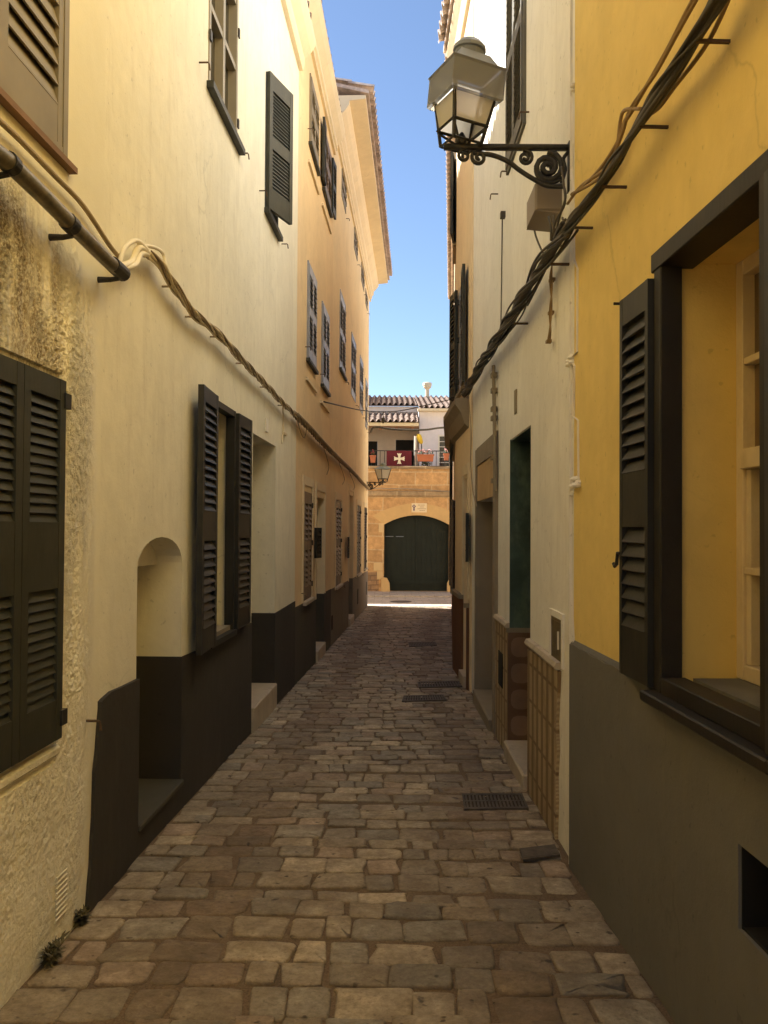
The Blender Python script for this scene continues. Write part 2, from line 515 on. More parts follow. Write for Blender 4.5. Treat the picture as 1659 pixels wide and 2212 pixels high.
M['dado_brown'] = plaster('brown_dado_paint', (0.17, 0.085, 0.05), 0.1, 0.2, 0.3)
M['shut'] = paint('dark_shutter_paint', (0.026, 0.025, 0.020), 0.5, 0.25, 0.3, (0.075, 0.068, 0.05), 0.35)
M['shut_green'] = paint('dark_green_shutter_paint', (0.036, 0.037, 0.027), 0.55, 0.25, 0.3, (0.09, 0.085, 0.06), 0.3)
M['shut_grey'] = paint('faded_grey_shutter_paint', (0.26, 0.22, 0.15), 0.6, 0.12)
M['shut_olive'] = paint('olive_grey_shutter_paint', (0.13, 0.12, 0.095), 0.6, 0.15)
M['shut_sky_tint'] = paint('sky_tinted_shutter_paint', (0.30, 0.315, 0.35), 0.38, 0.12, spec=0.6)  # the sky's reflection is put into this lighter blue-grey base colour
M['shut_brown'] = paint('brown_shutter_paint', (0.17, 0.12, 0.075), 0.5, 0.2)
M['wood_dark'] = paint('dark_brown_timber', (0.020, 0.017, 0.013), 0.55, 0.3, 0.4, (0.06, 0.048, 0.03), 0.3)
M['frame_white'] = paint('cream_window_paint', (0.72, 0.60, 0.42), 0.5, 0.08, 0.1, (0.35, 0.26, 0.15), 0.35)
M['frame_grey'] = paint('grey_window_paint', (0.30, 0.26, 0.19), 0.5, 0.1)
M['pane'] = glass('dark_window_glass', (0.03, 0.028, 0.022))
M['curtain_pane'] = glass('brown_curtained_glass', (0.17, 0.105, 0.05), 0.12)
M['dark'] = paint('dark_interior', (0.015, 0.013, 0.010), 0.9)  # near-black stands in for the shade in vents and behind louvres
M['marble'] = paint('worn_marble', (0.52, 0.44, 0.33), 0.5, 0.12, 0.1, (0.2, 0.14, 0.09), 0.5)
M['sill_red'] = paint('red_clay_sill', (0.24, 0.14, 0.085), 0.8, 0.2)
M['stone_trim'] = plaster('grey_stone_trim', (0.30, 0.25, 0.18), 0.12, 0.35, 0.3)
M['grey_paint'] = plaster('grey_door_surround', (0.30, 0.25, 0.19), 0.1, 0.3, 0.4, (0.16, 0.13, 0.09))
M['tan_panel'] = plaster('tan_stone_panel', (0.55, 0.38, 0.20), 0.2, 0.2, 0.5, (0.28, 0.16, 0.08))
M['green_stone'] = paint('dark_green_marble', (0.060, 0.095, 0.078), 0.3, 0.5, 0.1, (0.19, 0.25, 0.20), 0.45)
M['wtile'] = wall_tile_mat('ribbed_wall_tile', (0.62, 0.50, 0.30), (0.20, 0.12, 0.055), (0.23, 0.155, 0.08), 0.175)
M['redtile'] = paint('brown_red_tile', (0.15, 0.085, 0.05), 0.4, 0.3)
M['redtile_disc'] = paint('worn_red_tile_disc', (0.24, 0.15, 0.10), 0.45, 0.2)
M['iron'] = metal('black_iron', (0.045, 0.042, 0.038), 0.55, 0.5)
M['rust'] = metal('rusty_iron', (0.12, 0.075, 0.045), 0.8, 0.3)
M['conduit'] = metal('old_galvanised_pipe', (0.20, 0.165, 0.10), 0.42, 0.6)
M['cable_black'] = paint('black_cable', (0.075, 0.066, 0.052), 0.6)
M['cable_brown'] = paint('painted_brown_cable', (0.30, 0.20, 0.09), 0.7)
M['cable_beige'] = paint('beige_cable', (0.66, 0.56, 0.38), 0.7, 0.15)
M['cable_taupe'] = paint('taupe_cable', (0.36, 0.28, 0.18), 0.7, 0.2)
M['cable_white'] = paint('cream_cable', (0.85, 0.78, 0.62), 0.6, 0.08)
M['box_grey'] = paint('grey_plastic_box', (0.30, 0.25, 0.20), 0.55, 0.06)
M['lamp_metal'] = paint('weathered_grey_lamp_metal', (0.19, 0.21, 0.25), 0.5, 0.15)
M['lamp_verdigris'] = paint('green_lamp_metal', (0.22, 0.25, 0.21), 0.5, 0.15)
M['meter'] = metal('olive_metal_door', (0.20, 0.15, 0.075), 0.5, 0.4)
M['cobble'] = cobble_mat()
M['dirt'] = dirt_mat()
M['paving'] = block_stone('pale_street_paving', (0.50, 0.42, 0.33), (0.30, 0.24, 0.18), 0.5, 0.35, 'XY', 0.01, 0.12, 0.2)
M['sandstone'] = block_stone('golden_sandstone', (0.58, 0.34, 0.14), (0.66, 0.46, 0.24), 1.15, 0.46, 'XZ', 0.022, 0.16, 0.3)
M['rubble'] = block_stone('rough_rubble_stone', (0.33, 0.20, 0.10), (0.22, 0.13, 0.07), 0.42, 0.17, 'XZ', 0.02, 0.3, 0.5)
M['pale_stone'] = plaster('pale_sandstone', (0.66, 0.46, 0.22), 0.12, 0.4, 0.2)
M['grey_band'] = block_stone('weathered_stone_band', (0.40, 0.28, 0.15), (0.55, 0.42, 0.24), 1.0, 0.6, 'XZ', 0.02, 0.1, 0.8)
M['vouss'] = plaster('voussoir_sandstone', (0.62, 0.40, 0.17), 0.12, 0.4, 0.15)
M['house_white'] = plaster('whitewashed_wall', (0.88, 0.83, 0.83), 0.03, 0.1, 0.08)
M['porch'] = plaster('porch_wall', (0.62, 0.52, 0.42), 0.05, 0.1, 0.1)
M['gate'] = paint('dark_green_gate_paint', (0.016, 0.020, 0.014), 0.6, 0.2, spec=0.2)
M['rooftile'] = tile_mat('old_clay_tile', (0.23, 0.155, 0.115))
M['pinktile'] = tile_mat('pink_clay_tile', (0.55, 0.43, 0.35))
M['terracotta'] = paint('terracotta', (0.45, 0.15, 0.07), 0.8, 0.15)
M['maroon'] = paint('maroon_cloth', (0.13, 0.016, 0.022), 0.85, 0.15)
M['cloth_cream'] = paint('cream_cloth', (0.80, 0.70, 0.50), 0.85, 0.05)
M['cloth_yellow'] = paint('yellow_cloth', (0.90, 0.60, 0.05), 0.8, 0.1)
M['cloth_orange'] = paint('orange_cloth', (0.75, 0.36, 0.06), 0.85, 0.1)
M['timber'] = paint('brown_porch_timber', (0.27, 0.13, 0.07), 0.7, 0.2)
M['leaf'] = leaf_mat('weed_leaf', (0.12, 0.10, 0.045))
M['leaf2'] = leaf_mat('pot_plant_leaf', (0.06, 0.11, 0.03))
M['flower_red'] = leaf_mat('red_petal', (0.55, 0.09, 0.06))
M['flower_pink'] = leaf_mat('pink_petal', (0.80, 0.30, 0.25))
M['sign'] = paint('cream_enamel_sign', (0.78, 0.62, 0.38), 0.4, 0.04)
M['sign_purple'] = paint('purple_sign_ink', (0.10, 0.06, 0.14), 0.5)
M['sign_text'] = paint('brown_sign_ink', (0.36, 0.22, 0.13), 0.5)
M['plate'] = paint('white_number_tile', (0.85, 0.80, 0.68), 0.3, 0.03)
M['grate_dirt'] = paint('silted_grate', (0.055, 0.040, 0.026), 0.95)
M['grate'] = metal('dark_drain_iron', (0.12, 0.098, 0.075), 0.7, 0.3)
def frosted():
    m, t, b = nodes('frosted_lantern_glass')
    b.inputs['Base Color'].default_value = (0.66, 0.62, 0.53, 1); b.inputs['Roughness'].default_value = 0.4
    b.inputs['Transmission Weight'].default_value = 0.35; b.inputs['IOR'].default_value = 1.2
    return m
M['frost'] = frosted()
def smoked():
    m, t, b = nodes('smoked_lantern_glass')
    b.inputs['Base Color'].default_value = (0.46, 0.48, 0.53, 1); b.inputs['Roughness'].default_value = 0.22
    b.inputs['Transmission Weight'].default_value = 0.6; b.inputs['IOR'].default_value = 1.12
    return m
M['smoked'] = smoked()

# ------------------------------------------------------------------ ground
g = MB(); g.box((-300, -200, -3.0), (300, 500, -2.2))
struct(g.build('ground', M['dirt']))

def xl(y): return LF.a + LF.b * y
def xr(y):
    if y < 4.55: return R1.a + R1.b * y
    if y < 10.2: return R2.a + R2.b * y
    if y < 12.2: return R3.a + R3.b * y
    return R4.a + R4.b * y

def street():
    mb = MB()
    # dirt bed, swept up over the stones in two sandy gutters
    ys = [-6 + 0.09 * i for i in range(int(32 / 0.09) + 1)]
    nu = 30; base = 0; cols = []
    for y in ys:
        x0, x1 = xl(y) - 0.1, xr(y) + 0.1
        for i in range(nu + 1):
            u = i / nu; x = x0 + (x1 - x0) * u
            n = noise.noise(Vector((x * 2.3, y * 1.3, 0))) + 0.5 * noise.noise(Vector((x * 7, y * 7, 3)))
            gut = 0.0035 * math.exp(-((u - 0.235 - 0.03 * math.sin(y * 0.7)) / 0.055) ** 2) * (1.0 if y < 5.5 else 0.55)
            gut += 0.003 * math.exp(-((u - 0.80 - 0.02 * math.sin(y * 0.9 + 1)) / 0.055) ** 2) * (1.0 if y < 7 else 0.5)
            edge = 0.012 * (math.exp(-u / 0.03) + math.exp(-(1 - u) / 0.03))
            mb.v.append(Vector((x, y, gz(y) - 0.0095 + 0.004 * n + gut + edge)))
            cols.append((0, 0, 0))
    w = nu + 1
    for j in range(len(ys) - 1):
        for i in range(nu):
            mb.f.append([j * w + i, j * w + i + 1, (j + 1) * w + i + 1, (j + 1) * w + i])
    o = mb.build('street_bed', M['dirt'], None, True)
    # stones
    st = MB(); st.c = []
    y = -1.0; rnd = random.Random(3)
    row = 0
    while y < 25.9:
        rh = rnd.uniform(0.13, 0.24)
        x0, x1 = xl(y) + 0.015, xr(y) - 0.015
        x = x0 - rnd.uniform(0, 0.12)
        tilt = rnd.uniform(-0.02, 0.02)
        while x < x1:
            ww = rnd.choice((rnd.uniform(0.10, 0.17), rnd.uniform(0.16, 0.25), rnd.uniform(0.20, 0.29)))
            a, b = max(x, x0), min(x + ww, x1)
            if b - a > 0.05:
                stone(st, rnd, a, b, y + tilt * (a - x0) + 0.035 * math.sin(a * 2.1 + y * 0.8), rh * rnd.uniform(0.93, 1.03))
            x += ww
        y += rh; row += 1
    s = st.build('cobbles', M['cobble'], None, True)
    return o, s

def stone(st, rnd, a, b, y0, rh):
    j = 0.010
    cx, cy = (a + b) / 2 + rnd.uniform(-j, j), y0 + rh / 2 + rnd.uniform(-j, j)
    hx, hy = (b - a) / 2 - rnd.uniform(0.000, 0.006), rh / 2 - rnd.uniform(0.000, 0.006)
    if hx < 0.02 or hy < 0.02: return
    n = 20; ex = rnd.uniform(0.12, 0.32); ang = rnd.uniform(-0.06, 0.06)
    sk = rnd.uniform(-0.16, 0.16); tp = rnd.uniform(-0.16, 0.16)
    dz = rnd.uniform(-0.005, 0.005); tx, ty = rnd.uniform(-0.025, 0.025), rnd.uniform(-0.025, 0.025)
    ring = []
    ph = rnd.uniform(0, 50)
    for k in range(n):
        t = 2 * math.pi * (k + 0.5) / n; c, s = math.cos(t), math.sin(t)
        px = math.copysign(abs(c) ** ex, c) * hx; py = math.copysign(abs(s) ** ex, s) * hy
        wob = 1 + rnd.uniform(-0.03, 0.03) + 0.11 * noise.noise(Vector((c * 1.6 + ph, s * 1.6, 0))) - (0.10 if rnd.random() < 0.06 else 0)
        px *= wob * (1 + tp * py / hy * 0.5); py = py * (1 + rnd.uniform(-0.04, 0.04)) + sk * px * 0.5
        ring.append((px * math.cos(ang) - py * math.sin(ang), px * math.sin(ang) + py * math.cos(ang)))
    o = len(st.v)
    dome = rnd.uniform(0.0, 0.004)
    for sc, z in ((1.0, -0.03), (0.99, -0.006), (0.955, -0.001), (0.86, dome * 0.5), (0.4, dome)):
        for (px, py) in ring:
            x, y = cx + px * sc, cy + py * sc
            st.v.append(Vector((x, y, gz(y) + dz + z + tx * px * sc + ty * py * sc + 0.004 * noise.noise(Vector((x * 22, y * 22, 0))))))
    st.v.append(Vector((cx, cy, gz(cy) + dz + dome)))
    base = rnd.choice([(0.45, 0.375, 0.27), (0.48, 0.40, 0.285), (0.42, 0.355, 0.26), (0.38, 0.335, 0.26), (0.47, 0.365, 0.265), (0.57, 0.48, 0.345), (0.33, 0.30, 0.24)])
    k = rnd.uniform(0.84, 1.18)
    u = (cx - xl(cy)) / (xr(cy) - xl(cy))
    # sandy earth trodden over the stones along the two gutters
    dirt = 0.95 * math.exp(-((u - 0.235 - 0.03 * math.sin(cy * 0.7)) / 0.085) ** 2) + 0.85 * math.exp(-((u - 0.80 - 0.02 * math.sin(cy * 0.9 + 1)) / 0.08) ** 2)
    dirt = min(0.85, dirt * (0.75 + 0.5 * noise.noise(Vector((cx * 3, cy * 1.5, 9)))) + 0.02)
    for q in (0.6, 0.45, 0.25, 0.05, 0.0):      # earth clings to the rims of the setts
        dq = max(dirt, q)
        st.c += [tuple(c * k * (1 - dq) + e * dq for c, e in zip(base, (0.195, 0.135, 0.082)))] * n
    st.c += [tuple(c * k * (1 - dirt) + e * dirt for c, e in zip(base, (0.195, 0.135, 0.082)))]
    for r in range(4):
        for q in range(n):
            q2 = (q + 1) % n
            st.f.append([o + r * n + q, o + r * n + q2, o + (r + 1) * n + q2, o + (r + 1) * n + q])
    for q in range(n): st.f.append([o + 4 * n + q, o + 4 * n + (q + 1) % n, o + 5 * n])

bed, stones = street()
bed.name = 'street'; struct(bed)
stones.parent = bed; stones.name = 'cobbles'
cs = MB(); cs.box((-40, 25.95, -1.2), (40, 31.6, -0.65))
struct(cs.build('cross_street', M['paving']))
kb = MB(); kb.box((-40, 29.4, -0.66), (40, 31.5, -0.60))
struct(kb.build('pavement', M['paving'], None, False, 0.01))

# ------------------------------------------------------------------ house pieces
def house(name, label, F, y0, y1):
    p = F.pt((y0 + y1) / 2, gz((y0 + y1) / 2), -2)
    return thing(name, label, 'house', p)

def body(mb, F, y0, y1, ztop, depth=6.0, dstart=0.45):
    mb.fbox(F, y0 + 0.004, y1 - 0.004, -1.6, ztop - 0.004, -depth, -dstart)

def tiles(mb, o, u, v, n, ulen, vlen, pitch=0.22, row=0.38, amp=0.055):
    """barrel-tile roof sheet; o lower corner, u along the eave, v up the slope, n normal"""
    o, u, v, n = Vector(o), Vector(u).normalized(), Vector(v).normalized(), Vector(n).normalized()
    nr = max(1, int(vlen / row)); rl = vlen / nr; per = 8; nc = int(ulen / pitch)
    for r in range(nr):
        prof = []
        for i in range(nc * per + 1):
            ph = (i % per) / per
            h = math.sin(ph * math.pi * 2)
            h = math.sqrt(h) if h > 0 else -math.sqrt(-h) * 0.8
            c = i // per
            jit = 0.012 * noise.noise(Vector((c * 3.7, r * 5.1, 0)))
            prof.append((i * pitch / per, amp * h + jit))
        b = len(mb.v); lo = 0.028; m = len(prof)
        for (x, h) in prof: mb.v.append(o + u * x + v * (r * rl - 0.05) + n * (h + lo))
        for (x, h) in prof: mb.v.append(o + u * x + v * ((r + 1) * rl) + n * h)
        for (x, h) in prof: mb.v.append(o + u * x + v * (r * rl - 0.05) + n * (h + lo - 0.026))
        for i in range(m - 1):
            mb.f.append([b + i, b + i + 1, b + m + i + 1, b + m + i])
            mb.f.append([b + i, b + i + 1, b + 2 * m + i + 1, b + 2 * m + i])

def roof(root, F, y0, y1, z, over=0.25, depth=6.0, rise=1.4, mat='rooftile'):
    r = MB()
    v = (F.n * -(depth + over) + Vector((0, 0, rise)))
    up = v.cross(F.t); up = up if up.z > 0 else -up
    # slab under the tiles
    a, b = F.pt(y0, z, over - 0.03), F.pt(y1, z, over - 0.03)
    r.obox(a, b - a, v, (0, 0, 0.06))
    tiles(r, F.pt(y0, z + 0.10, over), F.t, v, up, (b - a).length, v.length)
    return r.build('roof', M[mat], root)

def louvre(mb, o, u, n, w, h, t=0.038, stile=0.055, rails=(0.09, 0.10, 0.13), mid=0.46, midh=None, pitch=0.055, tilt=30, sl=None):
    """louvred shutter leaf standing on o, width along u, outside along n"""
    o, u, n = Vector(o), Vector(u).normalized(), Vector(n).normalized(); k = Vector((0, 0, 1))
    top, mr, bot = rails; mr = midh or mr
    def bx(a0, a1, z0, z1, d0=0, d1=None): mb.obox(o + u * a0 + k * z0 + n * d0, u * (a1 - a0), n * ((t if d1 is None else d1) - d0), k * (z1 - z0))
    bx(0, stile, 0, h); bx(w - stile, w, 0, h)
    e = 0.0015
    bx(stile, w - stile, 0, bot, e, t - e); bx(stile, w - stile, h - top, h, e, t - e)
    secs = []
    if mid:
        zm = h * mid; bx(stile, w - stile, zm, zm + mr, e, t - e)
        secs = [(bot, zm), (zm + mr, h - top)]
    else: secs = [(bot, h - top)]
    ca, sa = math.cos(R(tilt)), math.sin(R(tilt)); sh = sl or pitch * 1.45
    for z0, z1 in secs:
        c = max(1, int(round((z1 - z0) / pitch))); p = (z1 - z0) / c
        for i in range(c):
            zc = z0 + (i + 0.5) * p
            ax = (n * -sa + k * ca)      # slat rises inwards: sheds rain to the outside
            th = (n * ca + k * sa) * 0.008
            mb.obox(o + u * stile + n * (t / 2) + k * zc - ax * (sh / 2) - th / 2, u * (w - 2 * stile), th, ax * sh)

def shutter(parent, F, y0, y1, z0, z1, d=0.005, mat='shut', swing=0.0, hinge='near', **kw):
    mb = MB(); w = (y1 - y0)
    if hinge == 'near':
        u = F.t.copy(); o = F.pt(y0, z0, d)
    else:
        u = -F.t; o = F.pt(y1, z0, d)
    a = R(swing)
    # swing turns the leaf about its hinge, out towards the street
    u2 = u * math.cos(a) + F.n * math.sin(a); n2 = F.n * math.cos(a) - u * math.sin(a)
    louvre(mb, o, u2, n2, w, z1 - z0, **kw)
    return mb.build('shutter', M[mat], parent)

def casing(mb, F, y0, y1, z0, z1, d0, d1, t, sides='lrtb'):
    if 'l' in sides: mb.fbox(F, y0, y0 + t, z0, z1, d0, d1)
    if 'r' in sides: mb.fbox(F, y1 - t, y1, z0, z1, d0, d1)
    if 't' in sides: mb.fbox(F, y0 + t, y1 - t, z1 - t, z1, d0, d1 - 0.002)
    if 'b' in sides: mb.fbox(F, y0 + t, y1 - t, z0, z0 + t, d0, d1 - 0.002)

def closed_window(root, F, y0, y1, z0, z1, mat='shut_sky_tint', sill='stone_trim', d=-0.035, hinges=True, **kw):
    """two closed louvred leaves set in the wall opening"""
    f = MB(); casing(f, F, y0, y1, z0, z1, -0.12, d + 0.028, 0.03, 'lrtb')
    win = f.build('window', M[mat], root)
    p = MB(); p.fbox(F, y0 + 0.031, y1 - 0.031, z0 + 0.031, z1 - 0.031, -0.115, -0.105); p.build('pane', M['dark'], win)
    ym = (y0 + y1) / 2
    shutter(win, F, y0 + 0.032, ym - 0.002, z0 + 0.032, z1 - 0.032, d, mat, **kw)
    shutter(win, F, ym + 0.002, y1 - 0.032, z0 + 0.032, z1 - 0.032, d, mat, **kw)
    if sill:
        s = MB(); s.fbox(F, y0 - 0.05, y1 + 0.06, z0 - 0.045, z0 - 0.002, -0.05, 0.05); s.build('sill', M[sill], win)
    if hinges:
        hm = MB()
        for zz in (z0 + 0.15, (z0 + z1) / 2, z1 - 0.2):
            hm.fbox(F, y1 - 0.02, y1 + 0.025, zz, zz + 0.07, 0.001, 0.02)
        hm.split('hinge', M['iron'], win)
    return win

def hook(root, F, px, py, mat='rust', length=0.09):
    y, z = F.uv(px, py)
    mb = MB(); mb.tube([F.pt(y, z, -0.02), F.pt(y, z, 0.06), F.pt(y + 0.01, z - 0.005, 0.065), F.pt(y + 0.015, z - length * 0.5, 0.07)], 0.006, 6)
    return mb.build('shutter_hook', M[mat], root)

# ------------------------------------------------------------------ left row
YA1 = LF.uv(210, 1600)[0]; YB1 = LF.uv(639, 1000)[0]; YC1 = LF.uv(721, 330)[0]; YD1 = 26.0
ZA, ZB, ZC, ZD = 6.4, 7.45, 8.25, 9.0  # nearest top, out of view, lowered so more sun reaches the right wall
print('left row', YA1, YB1, YC1)

def dado_edge(z):      # the dado's hand-painted near edge drifts towards the foot
    return YA1 - 0.15 * min(1.0, max(0.0, (0.87 - z) / 0.97)) + 0.010 * math.sin(z * 9) + 0.006 * math.sin(z * 23)

# --- house A: rough plaster, nearest left
def house_a():
    rt = house('rough_plaster_house', 'cream house with pitted rough plaster and closed dark green shutters, nearest on the left', LF, -6, YA1)
    yf, z1 = LF.uv(150, 836); _, z0 = LF.uv(127, 1583); yf = LF.uv(137, 1200, 0.04)[0]; y0 = yf - 0.76
    yu, zu0 = LF.uv(140, 352); yu0 = yu - 0.62; zu1 = zu0 + 1.25
    # wall in two skins: thick rough skin below the pipe, smoother above, real undulating surface
    w = MB()
    holes = [rect(y0 + 0.04, yf - 0.04, z0 + 0.04, z1 - 0.04), rect(yu0, yu, zu0, zu1)]
    w.panel(LF.pt, rect(-6, YA1, -1, ZA), holes, 0.0, 0.44, [0.2, 0.2]); body(w, LF, -6, YA1, ZA)
    # the loose, pitted render below the pipe: real relief, thicker towards the foot
    ya, step = 2.75, 0.0065
    ny = int((YA1 - 0.012 - ya) / step); zlo, zhi = -0.25, 3.05; nzv = int((zhi - zlo) / step)
    o = len(w.v)
    for j in range(nzv + 1):
        z = zlo + (zhi - zlo) * j / nzv
        for i in range(ny + 1):
            y = ya + (YA1 - 0.012 - ya) * i / ny
            q = Vector((y, z, 0))
            low = max(0.0, min(1.0, (3.62 - (z + 0.22 * y)) / 0.35)) * max(0.0, min(1.0, (4.0 - y) / 0.2))
            edge = max(0.0, min(1.0, (zhi - z) / 0.15))
            band = max(0.0, min(1.0, noise.noise(Vector((y * 3.2, z * 0.8, 4.0))) * 2.2 + 0.55))
            pit = 0.6 * noise.noise(q * 40) + 0.65 * noise.noise(q * 78 + Vector((5, 1, 2))) + 0.35 * noise.noise(q * 15)
            rl = 1.0 if z > 1.9 else (0.35 + 0.65 * max(0.0, (z - 1.2) / 0.7) if y < yf + 0.03 else 0.75 if z > 0.9 else 0.35)
            d = 0.004 + 0.012 * low + rl * low * (0.009 * noise.noise(q * 4) + band * 0.011 * pit + (1 - band) * 0.002 * pit)
            if z > z0 - 0.1 and z < z1 + 0.03 and y < yf + 0.01: d = min(d, 0.004)
            w.v.append(LF.pt(y, z, max(0.0015, d * edge)))
    for j in range(nzv):
        z = zlo + (zhi - zlo) * (j + 0.5) / nzv
        for i in range(ny):
            y = ya + (YA1 - 0.012 - ya) * (i + 0.5) / ny
            if y < yf - 0.045 and z0 + 0.045 < z < z1 - 0.045: continue
            if z < 0.87 and y > dado_edge(z) + 0.012: continue
            k = o + j * (ny + 1) + i; w.f.append([k, k + 1, k + ny + 2, k + ny + 1])
    wl = w.build('wall', M['rough'], rt)
    win = MB(); casing(win, LF, y0 + 0.04, yf - 0.04, z0 + 0.04, z1 - 0.04, -0.15, -0.02, 0.04)
    wo = win.build('window', M['shut_green'], rt)
    p = MB(); p.fbox(LF, y0 + 0.08, yf - 0.08, z0 + 0.08, z1 - 0.08, -0.14, -0.13); p.build('pane', M['dark'], wo)
    ym = (y0 + yf) / 2
    for a, b in ((y0, ym - 0.002), (ym + 0.002, yf)):
        shutter(wo, LF, a, b, z0, z1, 0.006, 'shut_green', stile=0.055, rails=(0.085, 0.26, 0.16), mid=0.42, pitch=0.036, tilt=24, sl=0.050)
    h = MB()
    for zz in (z0 + 0.05, z1 - 0.11): h.fbox(LF, yf - 0.02, yf + 0.035, zz, zz + 0.06, 0.03, 0.052)
    h.split('hinge', M['iron'], wo)
    s = MB(); s.fbox(LF, y0 - 0.1, yf + 0.03, z0 - 0.075, z0 - 0.03, -0.02, 0.03); s.build('sill', M['rough'], wo, False, 0.012)
    # upper window
    f = MB(); casing(f, LF, yu0, yu, zu0, zu1, -0.15, 0.012, 0.045)
    wu = f.build('window', M['shut_grey'], rt)
    p = MB(); p.fbox(LF, yu0 + 0.046, yu - 0.046, zu0 + 0.046, zu1 - 0.046, -0.14, -0.12); p.build('pane', M['shut_green'], wu)
    shutter(wu, LF, yu0 + 0.047, yu - 0.047, zu0 + 0.047, zu1 - 0.047, -0.03, 'shut_grey', stile=0.045, rails=(0.08, 0.12, 0.16), mid=0.48, pitch=0.085, tilt=17, sl=0.105)
    s = MB(); s.fbox(LF, yu0 - 0.05, yu + 0.05, zu0 - 0.028, zu0 - 0.003, -0.02, 0.035); s.build('sill', M['sill_red'], wu)
    v = MB()
    yv, zv = LF.uv(120, 1935)
    for i in range(9):
        q = zv - 0.085 + i * 0.021
        v.obox(LF.pt(yv - 0.055, q, 0.020), LF.t * 0.11, LF.n * 0.004 + Vector((0, 0, -0.004)), LF.n * 0.004 + Vector((0, 0, 0.012)))
    v.build('vent_grille', M['rough'], rt)
    hook(rt, LF, 182, 1557)
    roof(rt, LF, -6, YA1, ZA)
house_a()

# --- house B: cream with dark dado
def arch_pts(ya, yb, zs, zt, n=12):
    """points from far springing over the top to the near springing"""
    c, r = (ya + yb) / 2, (yb - ya) / 2
    return [(c + r * math.cos(math.pi * i / n), zs + (zt - zs) * math.sin(math.pi * i / n)) for i in range(n + 1)]

